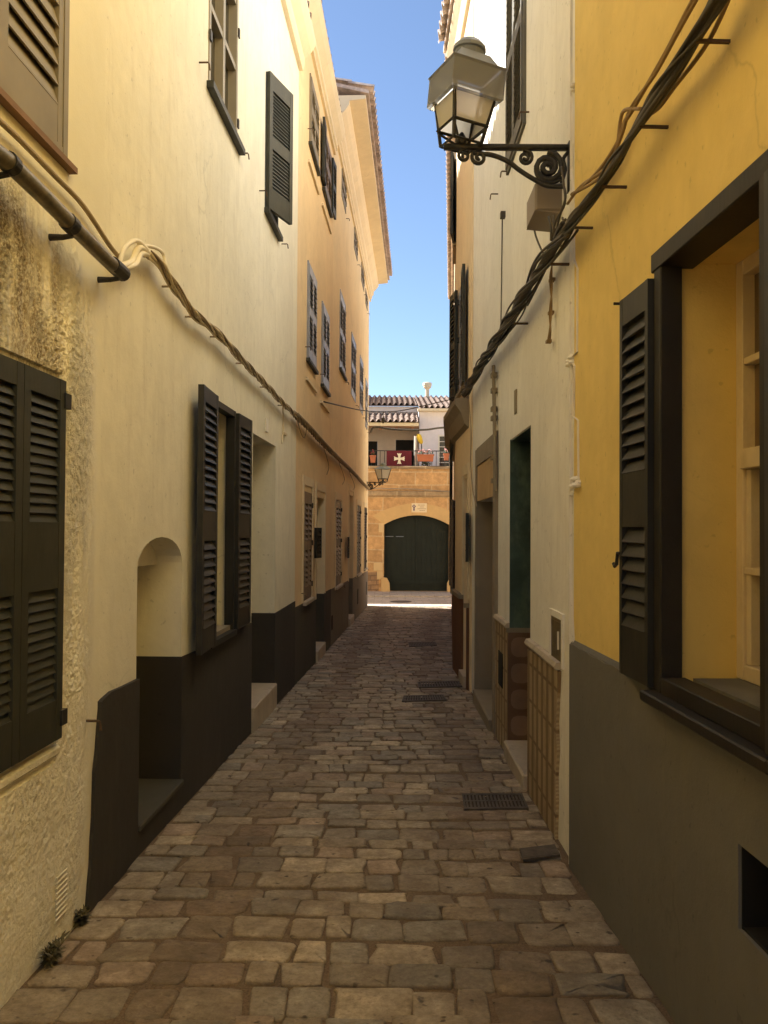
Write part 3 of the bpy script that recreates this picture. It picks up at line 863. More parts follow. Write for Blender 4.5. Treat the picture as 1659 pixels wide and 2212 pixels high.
def house_b():
    rt = house('cream_house', 'smooth cream house with dark brown dado and arched niche beside an open shuttered window', LF, YA1, YB1)
    # openings
    na, nb = LF.uv(294, 1460)[0], LF.uv(391, 1430)[0]
    zs = LF.uv(393, 1215)[1]; zt = LF.uv(345, 1160)[1]
    nz0 = gz((na + nb) / 2) + 0.17
    niche = [(na, nz0), (nb, nz0)] + arch_pts(na, nb, zs, zt)
    w0, w1 = LF.uv(447, 1100)[0], LF.uv(500, 1100)[0]
    wz1 = LF.uv(500, 888)[1]; wz0 = LF.uv(500, 1357)[1]
    d0, d1 = LF.uv(544, 1200)[0], LF.uv(594, 1200)[0]
    dz1 = LF.uv(597, 965)[1]; dz0 = gz(d0) + 0.2
    u0, u1 = LF.uv(450, 100)[0], LF.uv(511, 250)[0]; uz0 = LF.uv(449, 178)[1]; uz1 = uz0 + 1.55
    v0 = LF.uv(573, 300)[0]; v1 = v0 + 0.78; vz0 = LF.uv(573, 452)[1]; vz1 = LF.uv(573, 150)[1]
    dt = lambda y: y   # dado top line
    ztop = LF.uv(540, 1346)[1]; ztop_n = LF.uv(214, 1505)[1]
    print('B', na, nb, zs, zt, w0, w1, wz0, wz1, d0, d1, dz1, 'dado', ztop, ztop_n, 'up', u0, u1, uz0, v0, vz0, vz1)
    holes = [niche, rect(w0, w1, wz0, wz1), rect(d0, d1, dz0, dz1), rect(u0, u1, uz0, uz1), rect(v0, v1, vz0, vz1)]
    w = MB(); w.panel(LF.pt, rect(YA1, YB1, -1, ZB), holes, 0.0, 0.44, [0.30, 0.40, 0.42, 0.15, 0.15]); body(w, LF, YA1, YB1, ZB)
    # back of the niche: the upper part stands forward of the lower part
    w.fbox(LF, na, nb, LF.uv(345, 1226)[1], zt, -0.30, -0.16)
    w.build('wall', M['cream'], rt)
    # dado skin, 8 mm proud, wrapping the reveals
    zd = lambda y: ztop_n + (ztop - ztop_n) * (y - YA1) / (d0 - YA1)
    zfar = LF.uv(634, 1300)[1]; zrev = LF.uv(592, 1325)[1]
    dd = MB()
    edge = [(dado_edge(z), z) for z in (0.80, 0.7, 0.6, 0.5, 0.4, 0.3, 0.2, 0.1, 0.0, -0.1, -0.3, -1)]
    dd.panel(LF.pt, edge[::-1] + [(YA1 + 0.03, zd(YA1) - 0.012), (YA1 + 0.14, zd(YA1 + 0.14) + 0.004), (YA1 + 0.3, zd(YA1 + 0.3)), (na, zd(na)), (na, -1)], [], 0.020, 0.025)
    dd.panel(LF.pt, [(na, -1), (nb, -1), (nb, nz0 - 0.03), (na, nz0 - 0.03)], [], 0.008, 0.02)
    dd.panel(LF.pt, [(nb, -1), (w0 - 0.02, -1), (w0 - 0.02, min(zd(w0), wz0 - 0.03)), (nb, zd(nb))], [], 0.008, 0.02)
    dd.panel(LF.pt, [(w0 - 0.02, -1), (d0, -1), (d0, zd(d0)), (w1 + 0.02, zd(w1)), (w1 + 0.02, wz0 - 0.045), (w0 - 0.02, wz0 - 0.045)], [], 0.008, 0.02)
    dd.panel(LF.pt, [(d1, -1), (YB1, -1), (YB1, zfar), (d1, zrev)], [], 0.008, 0.02)
    # painted far reveals and backs
    dd.fbox(LF, nb - 0.006, nb + 0.001, nz0, zd(nb), -0.299, 0.006)
    dd.fbox(LF, na + 0.008, nb - 0.007, nz0, zd(nb), -0.299, -0.292)
    dd.fbox(LF, na - 0.001, na + 0.006, nz0, zd(na), -0.299, 0.006)
    dd.fbox(LF, d1 - 0.006, d1 + 0.001, dz0, zrev, -0.415, 0.006)
    dd.split('dado', M['dado_dark'], rt)
    st = MB(); st.fbox(LF, na + 0.004, nb - 0.008, nz0 - 0.028, nz0 + 0.006, -0.29, 0.03); st.build('niche_floor', M['dado_olive'], rt, False, 0.006)
    sp = MB(); sp.fbox(LF, d0 + 0.002, d1 - 0.008, gz(d1) - 0.2, dz0 + 0.015, -0.41, 0.035); sp.build('door_step', M['marble'], rt, False, 0.01)
    # window with open shutters
    f = MB()
    casing(f, LF, w0, w1, wz0, wz1, -0.04, 0.03, 0.045, 'lrt')
    f.fbox(LF, w0 - 0.02, w1 + 0.02, wz0 - 0.045, wz0 - 0.003, -0.02, 0.05)
    wo = f.build('window', M['shut'], rt)
    s = MB(); s.fbox(LF, w0 + 0.052, w1 - 0.052, wz0 + 0.001, wz0 + 0.035, -0.38, 0.01); s.build('sill', M['stone_trim'], wo)
    sash = MB(); casing(sash, LF, w0 + 0.01, w1 - 0.01, wz0 + 0.04, wz1 - 0.01, -0.39, -0.33, 0.06); sash.build('sash', M['frame_white'], wo)
    p = MB(); p.fbox(LF, w0 + 0.07, w1 - 0.07, wz0 + 0.1, wz1 - 0.07, -0.37, -0.36); p.build('pane', M['pane'], wo)
    hgt = dict(stile=0.06, rails=(0.10, 0.20, 0.16), mid=0.42, pitch=0.055, tilt=30, sl=0.075)
    lw = w0 - LF.uv(406, 1100)[0]
    shutter(wo, LF, w0 - lw, w0 + 0.01, wz0 - 0.02, wz1 + 0.0, 0.035, 'shut', 2.5, 'far', **hgt)
    rw = LF.uv(527, 1100)[0] - w1
    shutter(wo, LF, w1 + 0.02, w1 + rw, wz0 - 0.005, wz1 - 0.01, 0.015, 'shut', 1.5, 'near', **hgt)
    # door deep in the recess
    dr = MB(); dr.fbox(LF, d0 + 0.01, d1 - 0.01, dz0 + 0.02, dz1 - 0.01, -0.43, -0.40)
    for a in (0.08, 0.58):
        for (q0, q1) in ((0.06, 0.42), (0.48, 0.94)):
            hh = dz1 - dz0; ww = d1 - d0
            dr.fbox(LF, d0 + a * ww, d0 + (a + 0.34) * ww, dz0 + q0 * hh, dz0 + q1 * hh, -0.40, -0.385)
    dr.build('door', M['wood_dark'], rt)
    # upper glazed window
    f = MB(); casing(f, LF, u0, u1, uz0, uz1, -0.14, 0.008, 0.05)
    um = (u0 + u1) / 2
    f.fbox(LF, um - 0.035, um + 0.035, uz0 + 0.05, uz1 - 0.05, -0.08, 0.004)
    for q in (0.36, 0.70):
        zz = uz0 + q * (uz1 - uz0)
        f.fbox(LF, u0 + 0.05, um - 0.035, zz, zz + 0.045, -0.08, 0.0); f.fbox(LF, um + 0.035, u1 - 0.05, zz, zz + 0.045, -0.08, 0.0)
    uo = f.build('window', M['frame_grey'], rt)
    p = MB(); p.fbox(LF, u0 + 0.051, u1 - 0.051, uz0 + 0.051, uz1 - 0.051, -0.07, -0.06); p.build('pane', M['pane'], uo)
    s = MB(); s.fbox(LF, u0 - 0.04, u1 + 0.12, uz0 - 0.05, uz0 - 0.003, -0.02, 0.05); s.build('sill', M['shut_green'], uo)
    h = MB()
    for zz in (uz0 + 0.12, uz0 + 0.85): h.fbox(LF, u1 - 0.015, u1 + 0.02, zz, zz + 0.07, 0.009, 0.02); 
    h.fbox(LF, u0 - 0.01, u0 + 0.04, uz0 + 0.3, uz0 + 0.37, 0.009, 0.02); h.split('hinge', M['iron'], uo)
    # upper window with a leaf ajar
    f = MB(); casing(f, LF, v0, v1, vz0, vz1, -0.14, 0.006, 0.04)
    vo = f.build('window', M['shut_green'], rt)
    p = MB(); p.fbox(LF, v0 + 0.041, v1 - 0.041, vz0 + 0.041, vz1 - 0.041, -0.13, -0.12); p.build('pane', M['dark'], vo)
    shutter(vo, LF, v0 + 0.005, v0 + 0.50, vz0 + 0.0, vz1 + 0.0, 0.008, 'shut_green', 18, 'near', stile=0.065, rails=(0.16, 0.12, 0.20), mid=0.45, pitch=0.034, tilt=24)
    s = MB(); s.fbox(LF, v0 - 0.03, v1 + 0.05, vz0 - 0.05, vz0 - 0.003, -0.02, 0.05); s.build('sill', M['shut_green'], vo)
    for (a, b) in ((430, 135), (519, 331), (608, 527), (560, 412)): hook(rt, LF, a, b)
    # number tile
    y, z = LF.uv(575, 917)
    n = MB(); n.fbox(LF, y - 0.07, y + 0.07, z - 0.07, z + 0.055, 0.001, 0.012); n.build('number_tile', M['plate'], rt, False, 0.003)
    c = MB(); c.extrude([(0, ZB - 0.32), (0.05, ZB - 0.32), (0.07, ZB - 0.24), (0.07, ZB - 0.18), (0.15, ZB - 0.10), (0.2, ZB - 0.02), (0.2, ZB + 0.03), (0, ZB + 0.03)], LF.pt, YA1, YB1 - 0.002)
    c.build('cornice', M['trim'], rt)
    roof(rt, LF, YA1, YB1 - 0.01, ZB + 0.04, 0.12)
house_b()

# --- houses C and D: ochre
def flat_win(rt, F, xn, xf, yt, yb, mat='shut_sky_tint', refx=None, **kw):
    x = refx or xn
    z1 = F.uv(x, yt)[1]; z0 = F.uv(x, yb)[1]
    y0, y1 = sorted((F.uv(xn, (yt + yb) / 2)[0], F.uv(xf, (yt + yb) / 2)[0]))
    return (y0, y1, z0, z1, mat, kw)

def house_c():
    rt = house('ochre_house', 'ochre house with grey shutters and a heavy cornice, next to the smooth cream house', LF, YB1, YC1)
    wins = [flat_win(rt, LF, 668, 686, 155, 310, 'shut_grey'), flat_win(rt, LF, 697, 713, 268, 408, 'shut_brown'),
            flat_win(rt, LF, 663, 681, 560, 775), flat_win(rt, LF, 694, 708.5, 648, 830),
            flat_win(rt, LF, 655, 673, 1060, 1300, 'shut_brown')]
    d0, d1 = LF.uv(682.5, 1200)[0], LF.uv(700, 1200)[0]; dz1 = LF.uv(684, 1073)[1]; dz0 = gz(d0) + 0.14
    holes = [rect(a, b, c, d) for a, b, c, d, _, _ in wins] + [rect(d0, d1, dz0, dz1)]
    w = MB(); w.panel(LF.pt, rect(YB1, YC1, -1, ZC), holes, 0.0, 0.44, [0.13] * 5 + [0.42]); body(w, LF, YB1, YC1, ZC)
    w.build('wall', M['ochre'], rt)
    for i, (a, b, c, d, m, kw) in enumerate(wins):
        win = closed_window(rt, LF, a, b, c, d, m, 'shut_green' if i < 4 else 'marble', d=-0.008 if i < 4 else -0.03, pitch=0.07, rails=(0.12, 0.14, 0.16))
        if i < 4:
            s = MB(); s.fbox(LF, a - 0.10, b + 0.10, c - 0.30, c - 0.262, -0.01, 0.03); s.build('drip_ledge', M['trim'], win)
        if i == 4:
            s = MB(); casing(s, LF, a - 0.12, b + 0.13, c - 0.002, d + 0.2, -0.02, 0.012, 0.118, 'lrt'); s.build('surround', M['trim'], win)
        if i == 1:   # open leaves stand out from the wall
            shutter(win, LF, a - 0.34, a + 0.0, c + 0.03, d - 0.03, 0.02, 'shut_green', 2, 'far')
            shutter(win, LF, b + 0.0, b + 0.36, c + 0.03, d - 0.03, 0.02, 'shut_green', 3, 'near')
        if i == 4:
            shutter(win, LF, b + 0.14, b + 0.36, LF.uv(678, 1205)[1], LF.uv(678, 1140)[1], 0.02, 'shut', 12, 'near', mid=None, rails=(0.05, 0.05, 0.05), stile=0.03)  # small dark wall fitting, built as a tiny shutter leaf
        hook(rt, LF, *_px(LF, a - 0.14, c + 0.12))
    z0, z1 = LF.uv(637, 1312)[1], LF.uv(700, 1282)[1]
    dd = MB()
    dd.panel(LF.pt, [(YB1 + 0.001, -1), (d0, -1), (d0, z0 + (z1 - z0) * (d0 - YB1) / (YC1 - YB1)), (YB1 + 0.001, z0)], [], 0.008, 0.02)
    dd.panel(LF.pt, [(d1, -1), (YC1, -1), (YC1, z1), (d1, z0 + (z1 - z0) * (d1 - YB1) / (YC1 - YB1))], [], 0.008, 0.02)
    dd.fbox(LF, d1 - 0.006, d1 + 0.001, dz0, z1, -0.41, 0.006)
    dd.split('dado', M['dado_olive'], rt)
    s = MB(); casing(s, LF, d0 - 0.12, d1 + 0.14, z1 + 0.002, dz1 + 0.22, -0.02, 0.014, 0.119, 'lrt'); s.build('door_surround', M['trim'], rt)
    s = MB(); s.fbox(LF, d1 - 0.009, d1 - 0.002, z1, dz1, -0.41, 0.004); s.build('door_jamb', M['trim'], rt)
    dr = MB(); dr.fbox(LF, d0 + 0.01, d1 - 0.012, dz0, dz1 - 0.01, -0.42, -0.39); dr.build('door', M['wood_dark'], rt)
    st = MB(); st.fbox(LF, d0 + 0.002, d1 - 0.01, gz(d1) - 0.2, dz0 + 0.015, -0.4, 0.04); st.build('door_step', M['marble'], rt, False, 0.01)
    v = MB(); y, z = LF.uv(716, 1345); v.fbox(LF, y - 0.1, y + 0.1, z - 0.12, z + 0.12, 0.009, 0.014); v.build('vent', M['dark'], rt)
    c = MB(); zb = ZC - 0.28
    c.extrude([(0, zb), (0.04, zb), (0.04, zb + 0.06), (0.07, zb + 0.08), (0.07, zb + 0.16), (0.15, zb + 0.26), (0.19, zb + 0.34), (0.19, zb + 0.40), (0, zb + 0.40)], LF.pt, YB1 + 0.002, YC1 - 0.002)
    c.build('cornice', M['trim'], rt)
    roof(rt, LF, YB1, YC1, ZC + 0.13, 0.10)

def _px(F, y, z):
    p = F.pt(y, z) - EYE; c = cam_rot.transposed() @ p
    return (CX + FPX * c.x / -c.z, CY - FPX * c.y / -c.z)

def house_d():
    rt = house('tall_ochre_house', 'taller pale ochre house with moulded cornice at the end of the left row', LF, YC1, YD1)
    wins = [flat_win(rt, LF, 738, 747, 350, 425, 'shut_grey'), flat_win(rt, LF, 764.5, 771.5, 485, 535, 'shut_grey'),
            flat_win(rt, LF, 780, 786, 565, 605, 'shut_grey'), flat_win(rt, LF, 789.2, 793.2, 622, 655, 'shut_grey'),
            flat_win(rt, LF, 733.5, 745.5, 622, 795), flat_win(rt, LF, 758.5, 768, 715, 852), flat_win(rt, LF, 777, 783.5, 765, 885),
            flat_win(rt, LF, 789, 793, 815, 922),
            flat_win(rt, LF, 724.5, 736.5, 1078, 1268, 'shut_brown'), flat_win(rt, LF, 770.5, 778.5, 1090, 1242, 'shut'),
            flat_win(rt, LF, 786, 791.5, 1095, 1230, 'shut')]
    d0, d1 = LF.uv(753, 1200)[0], LF.uv(761.5, 1200)[0]; dz1 = LF.uv(754, 1068)[1]; dz0 = gz(d0) + 0.14
    holes = [rect(a, b, c, d) for a, b, c, d, _, _ in wins] + [rect(d0, d1, dz0, dz1)]
    w = MB(); w.panel(LF.pt, rect(YC1, YD1, -1.2, ZD), holes, 0.0, 0.44, [0.13] * 11 + [0.42]); body(w, LF, YC1, YD1, ZD)
    w.build('wall', M['ochre2'], rt)
    for i, (a, b, c, d, m, kw) in enumerate(wins):
        win = closed_window(rt, LF, a, b, c, d, m, 'marble' if i >= 8 else ('shut_green' if i == 4 else None), d=-0.014 if i < 8 else -0.03, t=0.022, pitch=0.08, rails=(0.12, 0.14, 0.16))
        if i >= 8:
            s = MB(); casing(s, LF, a - 0.12, b + 0.12, c - 0.05, d + 0.13, -0.02, 0.012, 0.118, 'lrt'); s.build('surround', M['trim'], win)
        hook(rt, LF, *_px(LF, b + 0.12, c - 0.05))
        if i in (9,):
            shutter(win, LF, LF.uv(745.5, 1180)[0], LF.uv(749, 1180)[0], LF.uv(747, 1205)[1], LF.uv(747, 1160)[1], 0.02, 'shut', 3, 'far', mid=None, rails=(0.05, 0.05, 0.05), stile=0.03)  # another small dark fitting in the form of a shutter leaf
    z0 = LF.uv(701, 1282)[1]; z1 = LF.uv(790, 1236)[1]
    zz = lambda y: z0 + (z1 - z0) * (y - YC1) / (YD1 - YC1)
    dd = MB()
    dd.panel(LF.pt, [(YC1 + 0.001, -1.2), (d0, -1.2), (d0, zz(d0)), (YC1 + 0.001, z0)], [], 0.008, 0.02)
    dd.panel(LF.pt, [(d1, -1.2), (YD1 + 0.008, -1.2), (YD1 + 0.008, z1), (d1, zz(d1))], [], 0.008, 0.02)
    dd.fbox(LF, d1 - 0.006, d1 + 0.001, dz0, zz(d1), -0.41, 0.006)
    dd.split('dado', M['dado_light'], rt)
    s = MB(); casing(s, LF, d0 - 0.13, d1 + 0.15, zz(d1) + 0.002, dz1 + 0.22, -0.02, 0.014, 0.12, 'lrt'); s.build('door_surround', M['trim'], rt)
    dr = MB(); dr.fbox(LF, d0 + 0.01, d1 - 0.012, dz0, dz1 - 0.01, -0.42, -0.39); dr.build('door', M['wood_dark'], rt)
    st = MB(); st.fbox(LF, d0 + 0.002, d1 - 0.01, gz(d1) - 0.2, dz0 + 0.015, -0.4, 0.05); st.build('door_step', M['marble'], rt, False, 0.01)
    for q in ((772, 1290), (791, 1272)):
        y, z = LF.uv(*q); v = MB(); v.fbox(LF, y - 0.13, y + 0.13, z - 0.16, z + 0.2, 0.009, 0.016); v.build('vent', M['dark'], rt)
    zb = ZD - 0.62
    c = MB()
    c.extrude([(0, zb), (0.04, zb), (0.04, zb + 0.08), (0.07, zb + 0.10), (0.07, zb + 0.16), (0.12, zb + 0.21), (0.12, zb + 0.30), (0.20, zb + 0.38), (0.26, zb + 0.47),
               (0.26, zb + 0.53), (0.54, zb + 0.56), (0.54, zb + 0.62), (0, zb + 0.62)], LF.pt, YC1 + 0.002, YD1 + 0.3)
    c.build('cornice', M['trim'], rt)
    roof(rt, LF, YC1, YD1 + 0.32, ZD + 0.03, 0.62, 6, 1.5, 'pinktile')
house_c()
house_d()

# ------------------------------------------------------------------ right row
ZR1, ZR2, ZR3 = 8.8, 9.0, 8.25  # first two tops, out of view, raised to bounce more sun down

def house_r1():
    rt = house('yellow_house', 'deep yellow house with olive grey dado and open dark brown shutters, nearest on the right', R1, -6, 4.55)
    # window opening: far jamb, near jamb
    wf = R1.uv(1440, 1000)[0]; wn = R1.uv(1640, 1000, 0.07)[0] + 0.03
    z1 = R1.uv(1432, 575)[1]; z0 = R1.uv(1440, 1478)[1]
    v0 = R1.uv(1611, 1950)[0]; v1z = R1.uv(1611, 1822)[1]; v0z = R1.uv(1613, 2008)[1]
    zt = R1.uv(1300, 1417)[1]
    print('R1', wn, wf, z0, z1, 'dado', zt, R1.uv(1238, 1385)[1], R1.uv(1420, 1478)[1], 'vent', v0, v0z, v1z)
    w = MB(); w.panel(R1.pt, rect(-6, 4.55, -1, ZR1), [rect(wn, wf, z0, z1), rect(v0 - 0.42, v0, v0z, v1z)], 0.0, 0.44, [0.30, 0.2])
    body(w, R1, -6, 4.55, ZR1)
    w.build('wall', M['yellow'], rt)
    dd = MB()
    zt -= 0.012
    out = [(-6, -1), (4.552, -1), (4.552, zt)] + [(4.52 - 0.06 * i, zt + 0.004 * math.sin(i * 1.7) + 0.003 * math.sin(i * 0.6)) for i in range(int((4.52 - wf - 0.13) / 0.06) + 1)] + [(wf + 0.12, zt - 0.006), (wf + 0.10, z0 - 0.075), (wn - 0.1, z0 - 0.075), (wn - 0.1, zt), (-6, zt)]
    dd.panel(R1.pt, out, [rect(v0 - 0.42, v0, v0z, v1z)], 0.022, 0.03, [0.03])
    dd.split('dado', M['dado_grey'], rt)
    lg = MB(); lg.extrude([(0, zt - 0.009), (0.0205, zt - 0.009), (0.017, zt + 0.003), (0.0, zt + 0.022)], R1.pt, wf + 0.121, 4.551); lg.build('dado_ledge', M['dado_grey'], rt)
    vg = MB(); vg.fbox(R1, v0 - 0.42, v0, v0z, v1z, -0.19, -0.16); casing(vg, R1, v0 - 0.42, v0, v0z, v1z, -0.16, 0.012, 0.008)  # near-black back and lining paint the shade of the recess
    for i in range(6):
        q = v0z + (i + 0.5) * (v1z - v0z) / 6
        vg.fbox(R1, v0 - 0.415, v0 - 0.005, q - 0.006, q + 0.006, -0.12, -0.10)
    vg.build('vent', M['dark'], rt)
    # dark timber casing: lines the opening and stands proud of the wall
    f = MB()
    dj = 0.085
    f.fbox(R1, wf - 0.022, wf + 0.05, z0 - 0.03, z1 + 0.005, -0.05, 0.030)
    f.fbox(R1, wn - 0.055, wn + 0.028, z0 - 0.03, z1 + 0.005, -0.10, 0.045)
    f.fbox(R1, wn - 0.07, wf + 0.07, z1 - 0.02, z1 + 0.05, -0.10, 0.035)
    f.fbox(R1, wn + 0.028, wf - 0.022, z0 - 0.031, z0 + 0.028, -0.06, 0.03)
    wo = f.build('window', M['wood_dark'], rt, False, 0.004)
    s = MB()
    s.fbox(R1, wn - 0.07, wf + 0.075, z0 - 0.072, z0 - 0.032, -0.02, 0.075)
    s.build('sill', M['wood_dark'], wo, False, 0.006)
    s = MB(); s.fbox(R1, wn + 0.005, wf - 0.005, z0 - 0.001, z0 + 0.022, -0.295, -0.095); s.build('inner_sill', M['dado_grey'], wo)
    s = MB()   # white sash window at the back of the reveal
    B0, B1 = -0.32, -0.255
    casing(s, R1, wn, wf, z0 + 0.024, z1, B0, B1, 0.055)
    mid = z0 + 0.53 * (z1 - z0)
    s.fbox(R1, wn + 0.055, wf - 0.055, mid - 0.035, mid + 0.035, B0, B1 + 0.012)
    ym = (wn + wf) / 2
    s.fbox(R1, ym - 0.04, ym + 0.04, z0 + 0.08, z1 - 0.055, B0, B1 + 0.004)
    for a, b in ((wn + 0.055, ym - 0.04), (ym + 0.04, wf - 0.055)):
        for q in (0.27, 0.76):
            zz = z0 + q * (z1 - z0); s.fbox(R1, a, b, zz - 0.013, zz + 0.013, B0 + 0.01, B1 - 0.004)
        s.fbox(R1, a, a + 0.035, z0 + 0.08, mid - 0.035, B0, B1 - 0.012); s.fbox(R1, b - 0.035, b, z0 + 0.08, mid - 0.035, B0, B1 - 0.012)
    s.build('sash', M['frame_white'], wo, False, 0.003)
    p = MB(); p.fbox(R1, wn + 0.05, wf - 0.05, z0 + 0.07, mid, -0.31, -0.30); p.build('pane', M['pane'], wo)
    p = MB(); p.fbox(R1, wn + 0.05, wf - 0.05, mid + 0.001, z1 - 0.05, -0.31, -0.30); p.build('pane', M['curtain_pane'], wo)
    kw = dict(stile=0.032, rails=(0.11, 0.22, 0.20), mid=0.39, pitch=0.055, tilt=28, sl=0.078, t=0.04)
    y1 = R1.uv(1340, 1000, 0.05)[0]
    shutter(wo, R1, wf + 0.06, y1, z0 - 0.02, z1 - 0.04, 0.010, 'shut', 0.8, 'near', **kw)
    shutter(wo, R1, wn - 0.06 - (y1 - wf - 0.06), wn - 0.06, z0 - 0.02, z1 - 0.04, 0.03, 'shut', 6, 'far', **kw)
    h = MB()
    zz = R1.uv(1340, 1195, 0.05)[1]; yy = y1
    h.tube([R1.pt(yy - 0.01, zz, 0.05), R1.pt(yy + 0.02, zz, 0.055), R1.pt(yy + 0.035, zz - 0.045, 0.055), R1.pt(yy + 0.06, zz - 0.055, 0.055), R1.pt(yy + 0.075, zz - 0.045, 0.055)], 0.008, 8)
    h.build('shutter_latch', M['iron'], wo)
    h = MB(); yy = y1; zz = R1.uv(1338, 1385, 0.05)[1]
    h.fbox(R1, yy - 0.002, yy + 0.012, zz - 0.09, zz + 0.03, 0.0, 0.05); h.split('hinge', M['rust'], wo)
    h = MB(); yy = y1; zz = R1.uv(1340, 655, 0.05)[1]; h.tube([R1.pt(yy + 0.012, zz, -0.01), R1.pt(yy + 0.012, zz, 0.075)], 0.006, 6); h.build('shutter_hook', M['iron'], wo)
    roof(rt, R1, -6, 4.55, ZR1)
house_r1()

def house_r2():
    rt = house('white_house', 'off white house with ribbed tile dado and dark green stone doorway, behind the wall lantern', R2, 4.55, 10.2)
    Y0, Y1 = 4.55, 10.2
    dn, df = R2.uv(1146, 1200)[0], R2.uv(1102, 1200)[0]
    dz1 = R2.uv(1146, 918)[1]; ds = gz(6.5) + 0.10
    gn, gf = R2.uv(1071, 1250)[0], R2.uv(1034, 1250)[0]; gz1 = R2.uv(1068, 1073)[1]
    gtop = R2.uv(1071, 935)[1]
    un, uf = R2.uv(1137, 150)[0], R2.uv(1099, 250)[0]; uz0 = R2.uv(1136, 268)[1]; uz1 = uz0 + 1.7
    print('R2 door', dn, df, dz1, 'grey', gn, gf, gz1, gtop, 'up', un, uf, uz0)
    # ragged paint edge against the yellow house
    e = []
    for (x, y) in ((1236, -300), (1233, 120), (1240, 210), (1241, 310), (1233, 380), (1241, 420), (1243, 560), (1250, 580), (1249, 760), (1240, 775), (1243, 790), (1242, 900), (1251, 908), (1252, 1040), (1244, 1048), (1238, 1060), (1240, 1250), (1242, 1390), (1242, 1500), (1242, 1700), (1241, 1860)):
        q = R1.uv(x, y) if x > 1240 else R2.uv(x, y)
        e.append(q)
    w = MB()
    holes = [rect(dn, df, ds, dz1), rect(gn, gf, gz(9) + 0.12, gz1), rect(un, uf, uz0, uz1)]
    w.panel(R2.pt, rect(Y0, Y1, -1, ZR2), holes, 0.0, 0.44, [0.44, 0.35, 0.12]); body(w, R2, Y0, Y1, ZR2)
    # the white coat laps ragged over the yellow neighbour
    lap = [(4.60, -1)] + [(y - 0.0, z) for y, z in reversed(e)] + [(4.60, ZR2 - 0.01)]
    lap = [(min(p[0], 4.60), p[1]) for p in lap]
    w.panel(R1.pt, lap, [], 0.012, 0.013)
    w.build('wall', M['white'], rt)
    # tile dado
    zc_n, zc_f = R2.uv(1213, 1446)[1], R2.uv(1146, 1402)[1]
    yn = R2.uv(1213, 1600)[0]
    rag = [R2.uv(x, y) for (x, y) in ((1213, 1450), (1211, 1500), (1208, 1560), (1210, 1620), (1207, 1680), (1208, 1730), (1206, 1800), (1207, 1860))]
    dd = MB()
    dd.panel(R2.pt, [(dn, zc_f)] + [(max(4.62, a), b) for a, b in rag] + [(max(4.62, rag[-1][0]), -1), (dn, -1)], [], 0.018, 0.02)
    z2 = R2.uv(1101, 1356)[1]
    dd.panel(R2.pt, [(df, -1), (gn - 0.16, -1), (gn - 0.16, z2), (df, z2)], [], 0.018, 0.02)
    dd.split('tile_dado', M['wtile'], rt)
    cp = MB()
    cp.extrude([(0.0, zc_n - 0.004), (0.035, zc_n - 0.004), (0.042, zc_n + 0.012), (0.03, zc_n + 0.035), (0.0, zc_n + 0.04)], R2.pt, rag[0][0], dn)
    cp.extrude([(0.0, z2 - 0.004), (0.035, z2 - 0.004), (0.042, z2 + 0.012), (0.03, z2 + 0.035), (0.0, z2 + 0.04)], R2.pt, df - 0.0, gn - 0.16)
    cp.split('dado_cap', M['marble'], rt)
    # door recess: green stone above, brown tile with round discs below
    a = MB(); a.fbox(R2, df - 0.012, df + 0.001, z2, dz1 - 0.001, -0.43, 0.004)
    a.fbox(R2, dn - 0.001, dn + 0.012, z2, dz1 - 0.001, -0.43, -0.001)
    a.fbox(R2, dn + 0.013, df - 0.013, dz1 - 0.014, dz1 - 0.002, -0.43, -0.001); a.build('door_lining', M['green_stone'], rt)
    a = MB(); a.fbox(R2, df - 0.014, df + 0.001, ds, z2 - 0.035, -0.43, 0.016); a.fbox(R2, dn - 0.001, dn + 0.014, ds, z2 - 0.035, -0.43, 0.0)
    a.split('reveal_tile_panel', M['redtile'], rt)
    a = MB()
    c0 = z2 - 0.15
    for i in range(5):
        zc = c0 - i * 0.205
        if zc < ds + 0.05: break
        pts = []
        for k in range(14):
            t = 2 * math.pi * k / 14
            pts.append(R2.pt(df - 0.0145, zc + 0.078 * math.copysign(abs(math.sin(t)) ** 0.7, math.sin(t)), -0.085 + 0.078 * math.copysign(abs(math.cos(t)) ** 0.7, math.cos(t))))
        o = len(a.v); q = R2.t * -0.004
        a.v += pts + [p + q for p in pts]; a.f.append([o + 14 + k for k in range(14)])
        for k in range(14): a.f.append([o + k, o + (k + 1) % 14, o + 14 + (k + 1) % 14, o + 14 + k])
    a.split('tile_disc', M['redtile_disc'], rt)
    a = MB(); a.fbox(R2, df - 0.013, df + 0.001, z2 - 0.035, z2 + 0.002, -0.43, 0.03); a.build('reveal_cap', M['stone_trim'], rt)
    a = MB(); a.fbox(R2, dn + 0.004, df - 0.016, gz(7) - 0.3, ds + 0.012, -0.43, 0.05); a.build('door_step', M['marble'], rt, False, 0.012)
    a = MB(); a.fbox(R2, dn + 0.015, df - 0.016, ds + 0.013, dz1 - 0.015, -0.44, -0.40); a.build('door', M['wood_dark'], rt)
    # grey door further on
    jt = 0.16
    s = MB(); s.fbox(R2, gn - jt, gn, -1, gtop, -0.03, 0.03); s.fbox(R2, gf, gf + jt * 0.8, -1, gtop - 0.02, -0.03, 0.03)
    zp1 = R2.uv(1068, 984)[1]
    s.fbox(R2, gn, gf, zp1, gtop - 0.012, -0.03, 0.028)
    s.fbox(R2, gf - 0.012, gf + 0.001, gz(9) + 0.12, gz1 - 0.002, -0.35, 0.0)
    s.build('door_surround', M['grey_paint'], rt)
    s = MB(); s.fbox(R2, gn + 0.002, gf - 0.002, gz1 + 0.002, zp1 - 0.002, -0.02, 0.018); s.build('door_transom', M['tan_panel'], rt)
